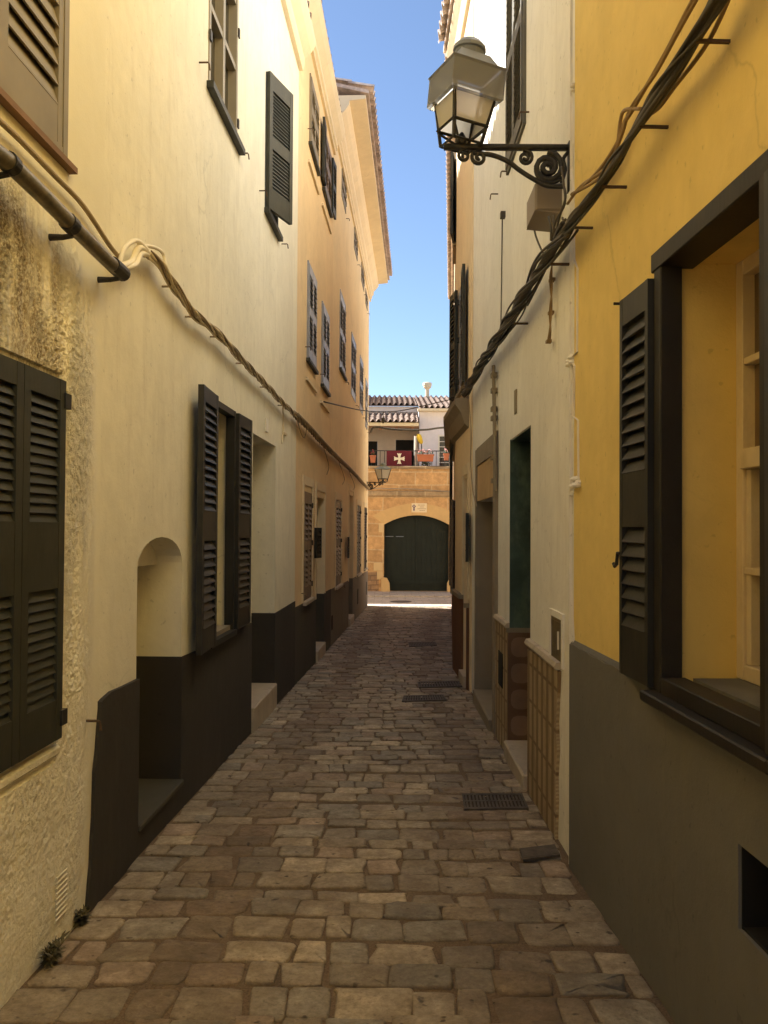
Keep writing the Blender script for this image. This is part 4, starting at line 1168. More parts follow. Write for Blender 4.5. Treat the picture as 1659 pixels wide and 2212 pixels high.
    s = MB(); s.fbox(R2, gn + 0.01, gf - 0.013, gz(9) + 0.14, gz1 - 0.01, -0.35, -0.22)
    for q in (0.25, 0.5, 0.75):
        yy = gn + q * (gf - gn); s.fbox(R2, yy - 0.02, yy + 0.02, gz(9) + 0.2, gz1 - 0.1, -0.22, -0.205)
    s.build('door', M['grey_paint'], rt)
    s = MB(); s.fbox(R2, gn + 0.002, gf - 0.014, gz(9) - 0.3, gz(9) + 0.13, -0.34, 0.06); s.build('door_step', M['stone_trim'], rt, False, 0.01)
    s = MB(); yy, zz = R2.uv(1087, 1445); s.fbox(R2, yy - 0.13, yy + 0.13, zz - 0.14, zz + 0.14, 0.019, 0.026)
    s.build('vent', M['dark'], rt)
    # upper shuttered window
    closed_window(rt, R2, un, uf, uz0, uz1, 'shut_olive', None, -0.006, pitch=0.055, rails=(0.1, 0.12, 0.12))
    # meter cupboard in a chipped white frame
    y0, y1 = R2.uv(1217, 1380)[0], R2.uv(1193, 1380)[0]; z1 = R2.uv(1217, 1340)[1]; z0 = R2.uv(1217, 1437)[1]
    s = MB(); casing(s, R2, y0 - 0.035, y1 + 0.035, z0 - 0.02, z1 + 0.035, -0.01, 0.014, 0.036, 'lrt')
    mo = s.build('meter_cupboard', M['white'], rt)
    s = MB(); s.fbox(R2, y0, y1, z0, z1, -0.01, 0.006)
    s.fbox(R2, y0 + 0.03, y1 - 0.03, z1 - 0.05, z1 - 0.02, 0.006, 0.012); s.build('cupboard_door', M['meter'], mo)
    s = MB(); s.fbox(R2, y0 + 0.09, y0 + 0.10, (z0 + z1) / 2 - 0.05, (z0 + z1) / 2 + 0.05, 0.0065, 0.016); s.build('handle', M['plate'], mo)
    # broken edge lumps on the paint seam
    lump = MB()
    for (x, y, sz) in ((1234, 778, 0.05), (1245, 1045, 0.05), (1234, 1066, 0.03), (1238, 190, 0.03)):
        p = R2.P(x, y, 0.01) if x <= 1240 else R1.P(x, y, 0.01)
        for k in range(5):
            c = p + Vector((random.uniform(-.2, .2), random.uniform(-1, 1), random.uniform(-.5, .5))) * sz
            lump.lathe([(0.001, -sz * 0.3), (sz * 0.45, -sz * 0.15), (sz * 0.5, 0.0), (sz * 0.3, sz * 0.25), (0.001, sz * 0.32)], 7, c)
    lump.split('plaster_lump', M['white'], rt)
    for (x, y) in ((1143, 242), (1076, 419), (1100, 370)): hook(rt, R2, x, y)
    y, z = R2.uv(1115, 868); s = MB(); s.fbox(R2, y - 0.05, y + 0.05, z - 0.09, z + 0.09, 0.001, 0.01); s.build('number_tile', M['stone_trim'], rt)
    roof(rt, R2, Y0, Y1, ZR2)
house_r2()

def house_r3():
    rt = house('peach_house', 'peach house with brown dado and dark open shutters, past the white house on the right', R3, 10.2, 12.2)
    cn, cf = R3.uv(1012, 1200)[0], R3.uv(1002, 1200)[0]; cz1 = R3.uv(1012, 1030)[1]
    un, uf = R3.uv(1005, 700)[0], R3.uv(992, 700)[0]; uz1 = R3.uv(1007, 585)[1]; uz0 = R3.uv(1007, 830)[1]
    print('R3', cn, cf, cz1, un, uf, uz0, uz1)
    w = MB(); w.panel(R3.pt, rect(10.2, 12.2, -1, ZR3), [rect(cn, cf, -0.15, cz1), rect(un, uf, uz0, uz1)], 0.0, 0.44, [0.3, 0.13])
    body(w, R3, 10.2, 12.2, ZR3)
    w.panel(R4.pt, rect(12.2, 26.0, -1.2, ZR3), [], 0.0, 0.44); body(w, R4, 12.7, 26.0, ZR3)
    w.build('wall', M['peach'], rt)
    dd = MB(); zt = R3.uv(1000, 1293)[1]
    dd.panel(R3.pt, rect(10.35, cn - 0.05, -1, zt - 0.05), [], 0.03, 0.04); dd.panel(R3.pt, rect(cf + 0.02, 12.2, -1, zt), [], 0.03, 0.04)
    dd.panel(R4.pt, rect(12.2, 26.01, -1.2, zt - 0.1), [], 0.03, 0.04)
    dd.split('dado', M['dado_brown'], rt)
    cp = MB(); cp.fbox(R3, cf + 0.02, 12.2, zt, zt + 0.05, 0, 0.06); cp.fbox(R3, 10.35, cn - 0.05, zt - 0.05, zt, 0, 0.06); cp.split('dado_cap', M['stone_trim'], rt)
    s = MB(); casing(s, R3, cn - 0.12, cf + 0.12, zt + 0.055, cz1 + 0.16, -0.02, 0.02, 0.12, 'lrt'); s.build('door_surround', M['trim'], rt)
    dr = MB(); dr.fbox(R3, cn + 0.01, cf - 0.01, -0.14, cz1 - 0.01, -0.30, -0.26); dr.build('door', M['grey_paint'], rt)
    st = MB(); st.fbox(R3, cn + 0.002, cf - 0.002, -0.6, -0.13, -0.29, 0.06); st.build('door_step', M['marble'], rt)
    # upper windows with leaves standing out
    wo = closed_window(rt, R3, un, uf, uz0, uz1, 'shut_sky_tint', 'stone_trim')
    shutter(wo, R3, un - 0.38, un - 0.005, uz0, uz1, 0.02, 'shut_green', 3, 'far')
    shutter(wo, R3, uf + 0.005, uf + 0.40, uz0, uz1, 0.02, 'shut_green', 6, 'near')
    w2 = closed_window(rt, R4, 13.2, 14.1, uz0 - 0.1, uz1 + 0.15, 'shut_sky_tint', 'stone_trim', 0.01)
    shutter(w2, R4, 12.75, 13.19, uz0 - 0.1, uz1 + 0.15, 0.02, 'shut_brown', 4, 'far')
    w3 = closed_window(rt, R4, 12.9, 13.7, uz1 + 1.0, uz1 + 2.25, 'shut', 'stone_trim', 0.01)
    shutter(w3, R4, 12.45, 12.89, uz1 + 1.0, uz1 + 2.25, 0.02, 'shut', 4, 'far')
    # ground window with perforated-looking leaf near the corner
    z1 = R3.uv(985, 1078)[1]; z0 = R3.uv(985, 1285)[1]
    w4 = closed_window(rt, R4, 12.75, 13.6, z0, z1, 'shut_brown', 'stone_trim', 0.015, pitch=0.08)
    shutter(w4, R4, 12.3, 12.745, z0, z1, 0.02, 'shut_brown', 1, 'far', pitch=0.08)
    s = MB(); z = R3.uv(1006, 1160)[1]; shutter(wo, R3, cn - 0.35, cn - 0.13, z - 0.28, z + 0.28, 0.01, 'shut', 6, 'far')
    # stone ledge that runs along the front above the ground floor
    zl = R3.uv(1011, 868)[1]
    c = MB(); c.extrude([(0, zl - 0.32), (0.05, zl - 0.28), (0.10, zl - 0.14), (0.17, zl - 0.04), (0.17, zl + 0.02), (0, zl + 0.05)], R3.pt, 10.45, 12.2)
    c.extrude([(0, zl - 0.32), (0.05, zl - 0.28), (0.10, zl - 0.14), (0.17, zl - 0.04), (0.17, zl + 0.02), (0, zl + 0.05)], R4.pt, 12.2, 16)
    c.build('ledge', M['stone_trim'], rt)
    c = MB(); zb = ZR3 - 0.3
    c.extrude([(0, zb), (0.04, zb + 0.02), (0.08, zb + 0.16), (0.15, zb + 0.26), (0.15, zb + 0.30), (0, zb + 0.30)], R3.pt, 10.2, 12.25); c.build('cornice', M['trim'], rt)
    roof(rt, R3, 10.2, 12.3, ZR3 + 0.03, 0.22, 6, 1.4, 'pinktile')
    roof(rt, R4, 12.3, 26.0, ZR3 + 0.03, 0.12, 6, 1.4, 'pinktile')
house_r3()

# ------------------------------------------------------------------ end house with gate and terrace
YG = 31.4
def XZ(y, px, py):
    p = at_y(px, py, y); return p.x, p.z

def plane_y(Y):
    return lambda x, z, d: Vector((x, Y - d, z))

def end_house():
    rt = thing('terrace_house', 'whitewashed house on a sandstone wall with an arched dark green gate, closing the alley', 'house', (1, YG + 3, -0.65))
    P = plane_y(YG)
    gx0, zs = XZ(YG, 830, 1133); gx1 = XZ(YG, 971, 1133)[0]; _, za = XZ(YG, 900, 1113)
    zt = XZ(YG, 880, 1013)[1]; zg = -0.6
    arch = []
    n = 16
    for i in range(n + 1):
        u = i / n; x = gx1 + (gx0 - gx1) * u
        arch.append((x, zs + (za - zs) * (1 - (2 * u - 1) ** 2)))
    hole = [(gx0, zg), (gx1, zg)] + arch
    w = MB(); w.panel(P, rect(-5, 9, -1.2, zt), [hole], 0.0, 0.5, [0.35])
    w.box((-5, YG + 0.5, -1.2), (9, YG + 9, zt - 0.03))
    w.build('wall', M['sandstone'], rt)
    # voussoir ring, 6 mm proud
    out = []
    for i in range(n + 1):
        u = i / n; x = gx1 + 0.42 + (gx0 - gx1 - 0.84) * u
        out.append((x, zs + 0.30 + (za + 0.12 - zs) * (1 - (2 * u - 1) ** 2)))
    vs = MB()
    for i in range(n):
        g_ = 0.004 if i % 2 == 0 else 0.0
        a, b = arch[i], arch[i + 1]; c, d = out[i + 1], out[i]
        vs.panel(P, [a, b, c, d], [], 0.008 + 0.002 * (i // 2 % 2), 0.009)
    vs.build('arch_ring', M['vouss'], rt)
    ps = MB()
    for (x0, x1, y0, y1) in ((807, 827, 1216, 1233), (814, 827, 1234, 1252), (818, 829, 1130, 1150)):
        a, b = XZ(YG, x0, y1), XZ(YG, x1, y0); ps.box((a[0], YG - 0.012, a[1]), (b[0], YG + 0.01, b[1]))
    ps.split('repair_stone', M['pale_stone'], rt, False, 0.006)
    rb = MB(); a, b = XZ(YG, 760, 1290), XZ(YG, 818, 1236); rb.box((a[0], YG - 0.008, -0.9), (b[0], YG + 0.01, b[1]))
    rb.build('rubble_base', M['rubble'], rt)
    sb = MB()
    for (px, s) in ((833, 1), (975, -1)):
        x, z = XZ(YG, px, 1258)
        pr = [(x - 0.16, -0.62), (x + 0.16, -0.62), (x + (0.14 if s > 0 else 0.02), -0.30), (x + (0.05 if s > 0 else -0.02), -0.12), (x - (0.05 if s < 0 else 0.16), -0.10), (x - 0.16, -0.3)]
        sb.panel(plane_y(YG - 0.16), pr, [], 0.0, 0.16)
    sb.split('guard_stone', M['vouss'], rt, False, 0.02)
    # string courses and weathered coping
    zc = XZ(YG, 880, 1067)[1]
    s = MB(); pf = lambda z0, z1, o: s.extrude([(0.0, z0), (o * 0.6, z0), (o, z0 + 0.05), (o, z1 - 0.02), (o * 0.7, z1), (0.0, z1)], lambda x, z, d: Vector((x, YG - d, z)), -5, 9)
    pf(zc - 0.10, zc + 0.10, 0.10)
    s.build('string_course', M['grey_band'], rt)
    s = MB(); s.box((-5, YG - 0.05, zt), (9.02, YG + 0.45, zt + 0.10)); s.build('coping', M['grey_band'], rt, False, 0.015)
    # gate
    gt = MB(); gt.panel(plane_y(YG + 0.30), hole, [], 0.0, 0.05)
    xm = (gx0 + gx1) / 2
    for i in range(13):
        x = gx0 + (i + 0.5) * (gx1 - gx0) / 13; gt.box((x - 0.006, YG + 0.288, zg + 0.02), (x + 0.006, YG + 0.30, zs))
    gt.box((xm - 0.03, YG + 0.27, zg + 0.02), (xm + 0.03, YG + 0.30, za - 0.02))
    for z in (zs - 0.25, zg + 0.3): gt.box((gx0 + 0.02, YG + 0.278, z - 0.05), (gx1 - 0.02, YG + 0.30, z + 0.05))
    go = gt.build('gate', M['gate'], rt)
    hm = MB()
    zq = XZ(YG, 850, 1159)[1]
    for x in (gx0 + 0.05, gx0 + 0.42): hm.box((x, YG + 0.262, zq - 0.012), (x + 0.28, YG + 0.277, zq + 0.012))
    hm.split('hinge', M['lamp_metal'], go)
    # ---- terrace level
    zf = zt + 0.0
    xw = XZ(33.2, 905, 950)[0]
    W = MB(); ze = XZ(33.2, 930, 886)[1]
    fx0, _ = XZ(33.2, 946, 950); fx1 = fx0 + 0.95; fz1 = XZ(33.2, 946, 939)[1]
    W.panel(plane_y(33.2), rect(xw, 7, zf, ze), [rect(fx0, fx1, zf + 0.12, fz1)], 0.0, 0.3, [0.2])
    W.box((xw + 0.003, 33.5, zf), (7, 38, ze - 0.004))
    W.panel(lambda y, z, d: Vector((xw - d, y, z)), [(33.2, zf), (34.3, zf), (34.3, XZ(34.3, 850, 880)[1]), (33.2, ze)], [], 0.0, 0.01)
    # upper wall over the porch roof
    zu = XZ(34.3, 850, 878)[1]; zpr = XZ(34.3, 850, 896)[1]
    W.box((-5, 34.3, zpr - 0.2), (xw - 0.002, 38, zu))
    W.build('terrace_wall', M['house_white'], rt)
    # porch
    pw = MB(); yb = 34.2
    d0 = XZ(yb, 855, 950); d1 = XZ(yb, 897, 1000); l0 = XZ(yb, 798, 953); l1 = XZ(yb, 815, 1000)
    pw.panel(plane_y(yb), rect(-5, xw - 0.01, zf, zpr + 0.1), [rect(d0[0], d1[0], zf + 0.02, d0[1]), rect(l0[0] - 0.35, l1[0], zf + 0.02, l0[1])], 0.0, 0.1, [0.1, 0.1])
    pw.build('porch_wall', M['porch'], rt)
    dk = MB(); dk.box((d0[0] + 0.002, yb + 0.08, zf + 0.02), (d1[0] - 0.002, yb + 0.095, d0[1])); dk.build('porch_door', M['dark'], rt)
    dk = MB(); dk.box((l0[0] - 0.34, yb + 0.08, zf + 0.02), (l1[0] - 0.002, yb + 0.095, l0[1])); dk.build('porch_door', M['dark'], rt)
    ye = 32.55; zpe = XZ(ye, 850, 914)[1]
    bm_ = MB(); bm_.box((-5, ye, zpe - 0.10), (xw - 0.03, ye + 0.16, zpe + 0.02))
    bm_.build('porch_fascia', M['trim'], rt)
    bm_ = MB(); bm_.obox((-5, ye + 0.16, zpe - 0.14), (5 + xw - 0.03, 0, 0), (0, 34.3 - ye - 0.17, zpr - zpe - 0.1), (0, 0, 0.08))
    for i in range(12):
        x = xw - 0.3 - i * 0.6; bm_.obox((x, ye + 0.17, zpe - 0.24), (0.1, 0, 0), (0, 34.3 - ye - 0.19, zpr - zpe - 0.1), (0, 0, 0.10))
    bm_.build('porch_ceiling', M['timber'], rt)
    # porch side cheek wall in shade
    r = MB(); v = Vector((0, 34.3 - ye + 0.1, zpr - zpe)); tiles(r, (-5, ye - 0.1, zpe + 0.07), (1, 0, 0), v, (0, -v.z, v.y), 5 + xw + 0.12, v.length, 0.215, 0.33, 0.05)
    r.build('porch_roof', M['rooftile'], rt)
    # main roof
    ridge = Vector((0, 38.0, XZ(38.0, 880, 856)[1])); ev = Vector((0, 34.1, zu + 0.06)); v = ridge - ev
    r = MB(); tiles(r, (-5, ev.y, ev.z), (1, 0, 0), v, (0, -v.z, v.y), 5 + xw + 0.05, v.length, 0.215, 0.36, 0.05)
    v2 = Vector((0, 38.0 - 32.95, ridge.z - ze - 0.08)); tiles(r, (xw - 0.02, 32.95, ze + 0.08), (1, 0, 0), v2, (0, -v2.z, v2.y), 7 - xw, v2.length, 0.215, 0.36, 0.05)
    r.obox((-5, 34.15, zu - 0.01), (5 + xw, 0, 0), v, (0, 0, 0.03)); r.obox((xw + 0.01, 33.0, ze - 0.0), (7 - xw, 0, 0), v2, (0, 0, 0.03))
    ro = r.build('roof', M['rooftile'], rt)
    c = MB(); cx, cz = XZ(37.6, 923, 852); c.lathe([(0.085, -0.3), (0.085, 0.22), (0.17, 0.30), (0.17, 0.36), (0.19, 0.37), (0.19, 0.48), (0.17, 0.50)], 14, (cx, 37.6, cz)); c.build('chimney', M['trim'], ro)
    cv = MB(); cv.box((xw - 0.06, 32.9, ze - 0.06), (7, 33.2, ze + 0.03)); cv.build('eave_course', M['trim'], rt)
    # french window
    f = MB(); Y = 33.2
    casing_x(f, fx0, fx1, zf + 0.12, fz1, Y - 0.02, Y + 0.12, 0.06)
    xm = (fx0 + fx1) / 2; f.box((xm - 0.05, Y + 0.02, zf + 0.18), (xm + 0.05, Y + 0.10, fz1 - 0.06))
    for s0, s1 in ((fx0 + 0.06, xm - 0.05), (xm + 0.05, fx1 - 0.06)):
        for i in range(1, 6):
            z = zf + 0.18 + i * (fz1 - zf - 0.24) / 6; f.box((s0, Y + 0.03, z - 0.012), (s1, Y + 0.08, z + 0.012))
    fo = f.build('window', M['plate'], rt)
    p = MB(); p.box((fx0 + 0.03, Y + 0.085, zf + 0.15), (fx1 - 0.03, Y + 0.09, fz1 - 0.03)); p.build('pane', M['pane'], fo)
    # railing and slim post
    yr = 31.75; zr0, zr1 = XZ(yr, 880, 1006)[1], XZ(yr, 880, 973)[1]
    rl = MB(); rl.box((-4.9, yr - 0.02, zr1 - 0.03), (8.9, yr + 0.02, zr1)); rl.box((-4.9, yr - 0.012, zr0 - 0.03), (8.9, yr + 0.012, zr0))
    x = -4.8
    while x < 8.8:
        rl.tube([(x, yr, zr0 - 0.12), (x, yr, zr1 - 0.01)], 0.011, 5, False); x += 0.155
    rl.build('railing', M['iron'], rt)
    pl = MB(); px, pz = XZ(yr + 0.1, 897, 942); pl.tube([(px, yr + 0.1, zf), (px, yr + 0.1, pz)], 0.04, 8); pl.build('slim_post', M['plate'], rt)
    return zr0, zr1, yr

def casing_x(mb, x0, x1, z0, z1, y0, y1, t):
    mb.box((x0, y0, z0), (x0 + t, y1, z1)); mb.box((x1 - t, y0, z0), (x1, y1, z1))
    mb.box((x0 + t, y0 + 0.002, z1 - t), (x1 - t, y1, z1)); mb.box((x0 + t, y0 + 0.002, z0), (x1 - t, y1, z0 + t))
zr0, zr1, yr = end_house()

# unseen taller house, placed and sized so its shadow falls before the gate
nb = thing('unseen_shadow_house', 'unseen ochre house left of the sandstone wall, sized to shade the cross street', 'house', (-14, 34, -0.65))
b_ = MB(); b_.box((-24, 31.4, -1.2), (-5.05, 40, 9.3)); b_.build('wall', M['ochre'], nb)
r_ = MB(); tiles(r_, (-24, 31.1, 9.35), (1, 0, 0), (0, 4.5, 1.2), (0, -1.2, 4.5), 19, 4.7); r_.obox((-24, 31.15, 9.3), (18.9, 0, 0), (0, 4.5, 1.2), (0, 0, 0.03)); r_.build('roof', M['rooftile'], nb)

# ------------------------------------------------------------------ things on the terrace
def blob_leaves(mb, c, rad, n, size, rnd, flat=1.0):
    for i in range(n):
        d = Vector((rnd.gauss(0, 1), rnd.gauss(0, 1), rnd.gauss(0, 1) * flat)).normalized() * rad * rnd.uniform(0.3, 1)
        p = Vector(c) + d
        a = Vector((rnd.gauss(0, 1), rnd.gauss(0, 1), rnd.gauss(0, 1))).normalized(); b = a.orthogonal().normalized()
        s = size * rnd.uniform(0.6, 1.3)
        mb.add([p - a * s, p + b * s * 0.45, p + a * s, p - b * s * 0.45], [(0, 1, 2, 3)])

def flower_box(x0, x1, y, ztop, h, label, mat, npots=1, leaf=30):
    rnd = random.Random(int(x0 * 100))
    rt = thing('flower_pot', label, 'flower pot', ((x0 + x1) / 2, y, ztop - h))
    b = MB(); w = x1 - x0
    b.obox((x0 + 0.03, y - 0.09, ztop - h), (w - 0.06, 0, 0), (0, 0.18, 0), (0, 0, 0.01))
    b.add([(x0 + 0.03, y - 0.08, ztop - h), (x1 - 0.03, y - 0.08, ztop - h), (x1 - 0.03, y + 0.08, ztop - h), (x0 + 0.03, y + 0.08, ztop - h),
           (x0, y - 0.11, ztop), (x1, y - 0.11, ztop), (x1, y + 0.11, ztop), (x0, y + 0.11, ztop)],
          [(0, 1, 5, 4), (1, 2, 6, 5), (2, 3, 7, 6), (3, 0, 4, 7), (4, 5, 6, 7)])
    b.obox((x0 - 0.008, y - 0.118, ztop - 0.04), (w + 0.016, 0, 0), (0, 0.236, 0), (0, 0, 0.042))
    b.build('pot', M['terracotta'], rt)
    l = MB(); fl = MB()
    k = max(1, int(w / 0.13))
    for i in range(k):
        c = (x0 + (i + 0.5) * w / k, y, ztop + 0.07)
        blob_leaves(l, c, 0.09, leaf, 0.03, rnd); blob_leaves(fl, (c[0], c[1] - 0.03, c[2] + 0.04), 0.10, leaf // 2, 0.028, rnd)
    l.build('leaves', M['leaf2'], rt); fl.build('flowers', M[mat], rt)

def terrace_things():
    yf = yr - 0.10
    bx0, _ = XZ(yf, 901, 990); bx1, _ = XZ(yf, 937, 990); zt, zb = XZ(yf, 920, 982)[1], XZ(yf, 920, 997)[1]
    flower_box(bx0, bx1, yf, zt, zt - zb, 'long terracotta trough with pink flowers hung on the railing right of the banner', 'flower_pink')
    x0, x1 = XZ(yf, 958, 990)[0], XZ(yf, 970, 990)[0]; flower_box(x0, x1, yf, XZ(yf, 960, 980)[1], 0.24, 'small terracotta pot with pink flowers before the white french window', 'flower_pink', 1, 60)
    x0, x1 = XZ(yf, 799, 990)[0], XZ(yf, 812, 990)[0]; flower_box(x0, x1, yf, XZ(yf, 805, 984)[1], 0.26, 'terracotta pot with red flowers at the left end of the terrace railing', 'flower_red', 1, 40)
    # shrub under the trough
    p = thing('potted_plant', 'bushy green plant on the terrace floor under the flower trough', 'plant', XZ3(yr + 0.3, 920, 1008))
    l = MB(); rnd = random.Random(5); c = XZ3(yr + 0.3, 920, 1000); blob_leaves(l, c, 0.2, 160, 0.045, rnd); l.build('foliage', M['leaf2'], p)
    t = MB(); t.lathe([(0.10, -0.28), (0.13, -0.1), (0.12, -0.1)], 10, c); t.build('pot', M['terracotta'], p)
    # banner
    yb = yr - 0.05
    a, c = XZ(yb, 835, 974), XZ(yb, 889, 1011)
    bt = thing('banner', 'maroon cloth banner with a cream cross hung over the terrace railing', 'banner', ((a[0] + c[0]) / 2, yb, c[1]))
    m = MB(); n = 20; w = c[0] - a[0]; h = a[1] - c[1]
    for j in range(8):
        for i in range(n + 1):
            u = i / n; v = j / 7
            m.v.append(Vector((a[0] + w * u, yb - 0.02 - 0.018 * math.sin(u * 13) * (0.3 + v) + 0.002, a[1] - h * v + 0.012 * math.sin(u * 3.1))))
    for j in range(7):
        for i in range(n): m.f.append([j * (n + 1) + i, j * (n + 1) + i + 1, (j + 1) * (n + 1) + i + 1, (j + 1) * (n + 1) + i])
    k = len(m.v); m.v += [p + Vector((0, 0.006, 0)) for p in m.v[:]]; m.f += [[q + k for q in f] for f in m.f[:]]
    m.build('cloth', M['maroon'], bt, True)
    cr = MB(); cx, cz = XZ(yb, 862.5, 991); s = 0.20
    arm = [(0.045, 0.06), (0.10, 0.9), (0.0, 0.97), (-0.10, 0.9), (-0.045, 0.06)]
    arm = [(0.18, 0.18), (0.24, 0.55), (0.42, 0.98), (0.14, 0.90), (0.0, 0.97), (-0.14, 0.90), (-0.42, 0.98), (-0.24, 0.55), (-0.18, 0.18)]
    pts = []
    for q in range(4):
        an = -q * math.pi / 2
        for (x, z) in arm[::-1]: pts.append((x * math.cos(an) - z * math.sin(an), x * math.sin(an) + z * math.cos(an)))
    cr.panel(plane_y(yb - 0.045), [(cx + x * s, cz + z * s) for x, z in pts], [], 0.0, 0.006)
    cr.build('cross_emblem', M['cloth_cream'], bt)
    # yellow cloth bundle on a pole (closed parasol)
    y2 = yr + 0.5; top = XZ3(y2, 903, 938); bot = XZ3(y2, 911, 959)
    ps = thing('parasol', 'closed yellow parasol leaning above the terrace railing', 'parasol', XZ3(y2, 913, 1005))
    q = MB(); pth = [top + (bot - top) * t for t in (0, 0.15, 0.4, 0.7, 0.9, 1)]; q.tube(pth, [0.05, 0.09, 0.10, 0.085, 0.07, 0.02], 9); q.build('canopy', M['cloth_yellow'], ps)
    q = MB(); q.tube([bot - (bot - top) * 0.1, XZ3(y2, 913, 1005)], 0.018, 6); q.build('pole', M['iron'], ps)
    # orange cloth under the banner
    a, c = XZ(yb, 869, 1008), XZ(yb, 889, 1015)
    q = MB(); q.box((a[0], yb - 0.25, c[1]), (c[0], yb - 0.03, c[1] + 0.10)); tag(q.build('folded_cloth', M['cloth_orange'], None, False, 0.03), 'folded orange cloth lying on the stone coping below the banner', 'cloth')
    # sign over the gate
    a, c = XZ(YG, 889, 1087), XZ(YG, 922, 1107)
    sg = thing('wall_sign', 'small cream sign with purple emblem and lines of text above the arched gate', 'sign', ((a[0] + c[0]) / 2, YG, c[1]))
    q = MB(); q.box((a[0], YG - 0.03, c[1]), (c[0], YG - 0.012, a[1])); q.build('board', M['sign'], sg)
    q = MB(); w = c[0] - a[0]; h = a[1] - c[1]
    ex, ez = a[0] + 0.16 * w, c[1] + 0.5 * h; f = plane_y(YG - 0.031)
    for seg in ([(-.03, -.10), (.03, -.10), (.02, .02), (-.02, .02)], [(-.02, 0.0), (.0, .02), (-.05, .09), (-.075, .06)], [(.02, 0.0), (.0, .02), (.05, .09), (.07, .05)], [(-.02, .06), (.02, .06), (.025, .10), (0, .125), (-.025, .10)]):
        q.panel(f, [(ex + x, ez + z) for x, z in seg], [], 0.0, 0.003)
    q.build('emblem', M['sign_purple'], sg)
    q = MB(); rnd = random.Random(2)
    for i, (s0, s1) in enumerate(((0.42, 0.82), (0.55, 0.80), (0.38, 0.92), (0.52, 0.85))):
        x = a[0] + s0 * w; z = a[1] - (0.2 + 0.2 * i) * h
        while x < a[0] + s1 * w:
            l = rnd.uniform(0.012, 0.03); q.box((x, YG - 0.033, z - 0.012), (x + l, YG - 0.0305, z + 0.010)); x += l + 0.008
    q.build('lettering', M['sign_text'], sg)

def XZ3(y, px, py):
    return at_y(px, py, y)
terrace_things()

# ------------------------------------------------------------------ street lamps
def scroll(mb, c, r0, turns, a0, th, flip=1, n=26):
    pts = []
    for i in range(n + 1):
        t = i / n; r = r0 * (1 - 0.86 * t); a = a0 + flip * turns * 2 * math.pi * t
        pts.append(Vector((c[0] + r * math.cos(a), 0, c[1] + r * math.sin(a))))
    mb.tube(pts, th, 6)

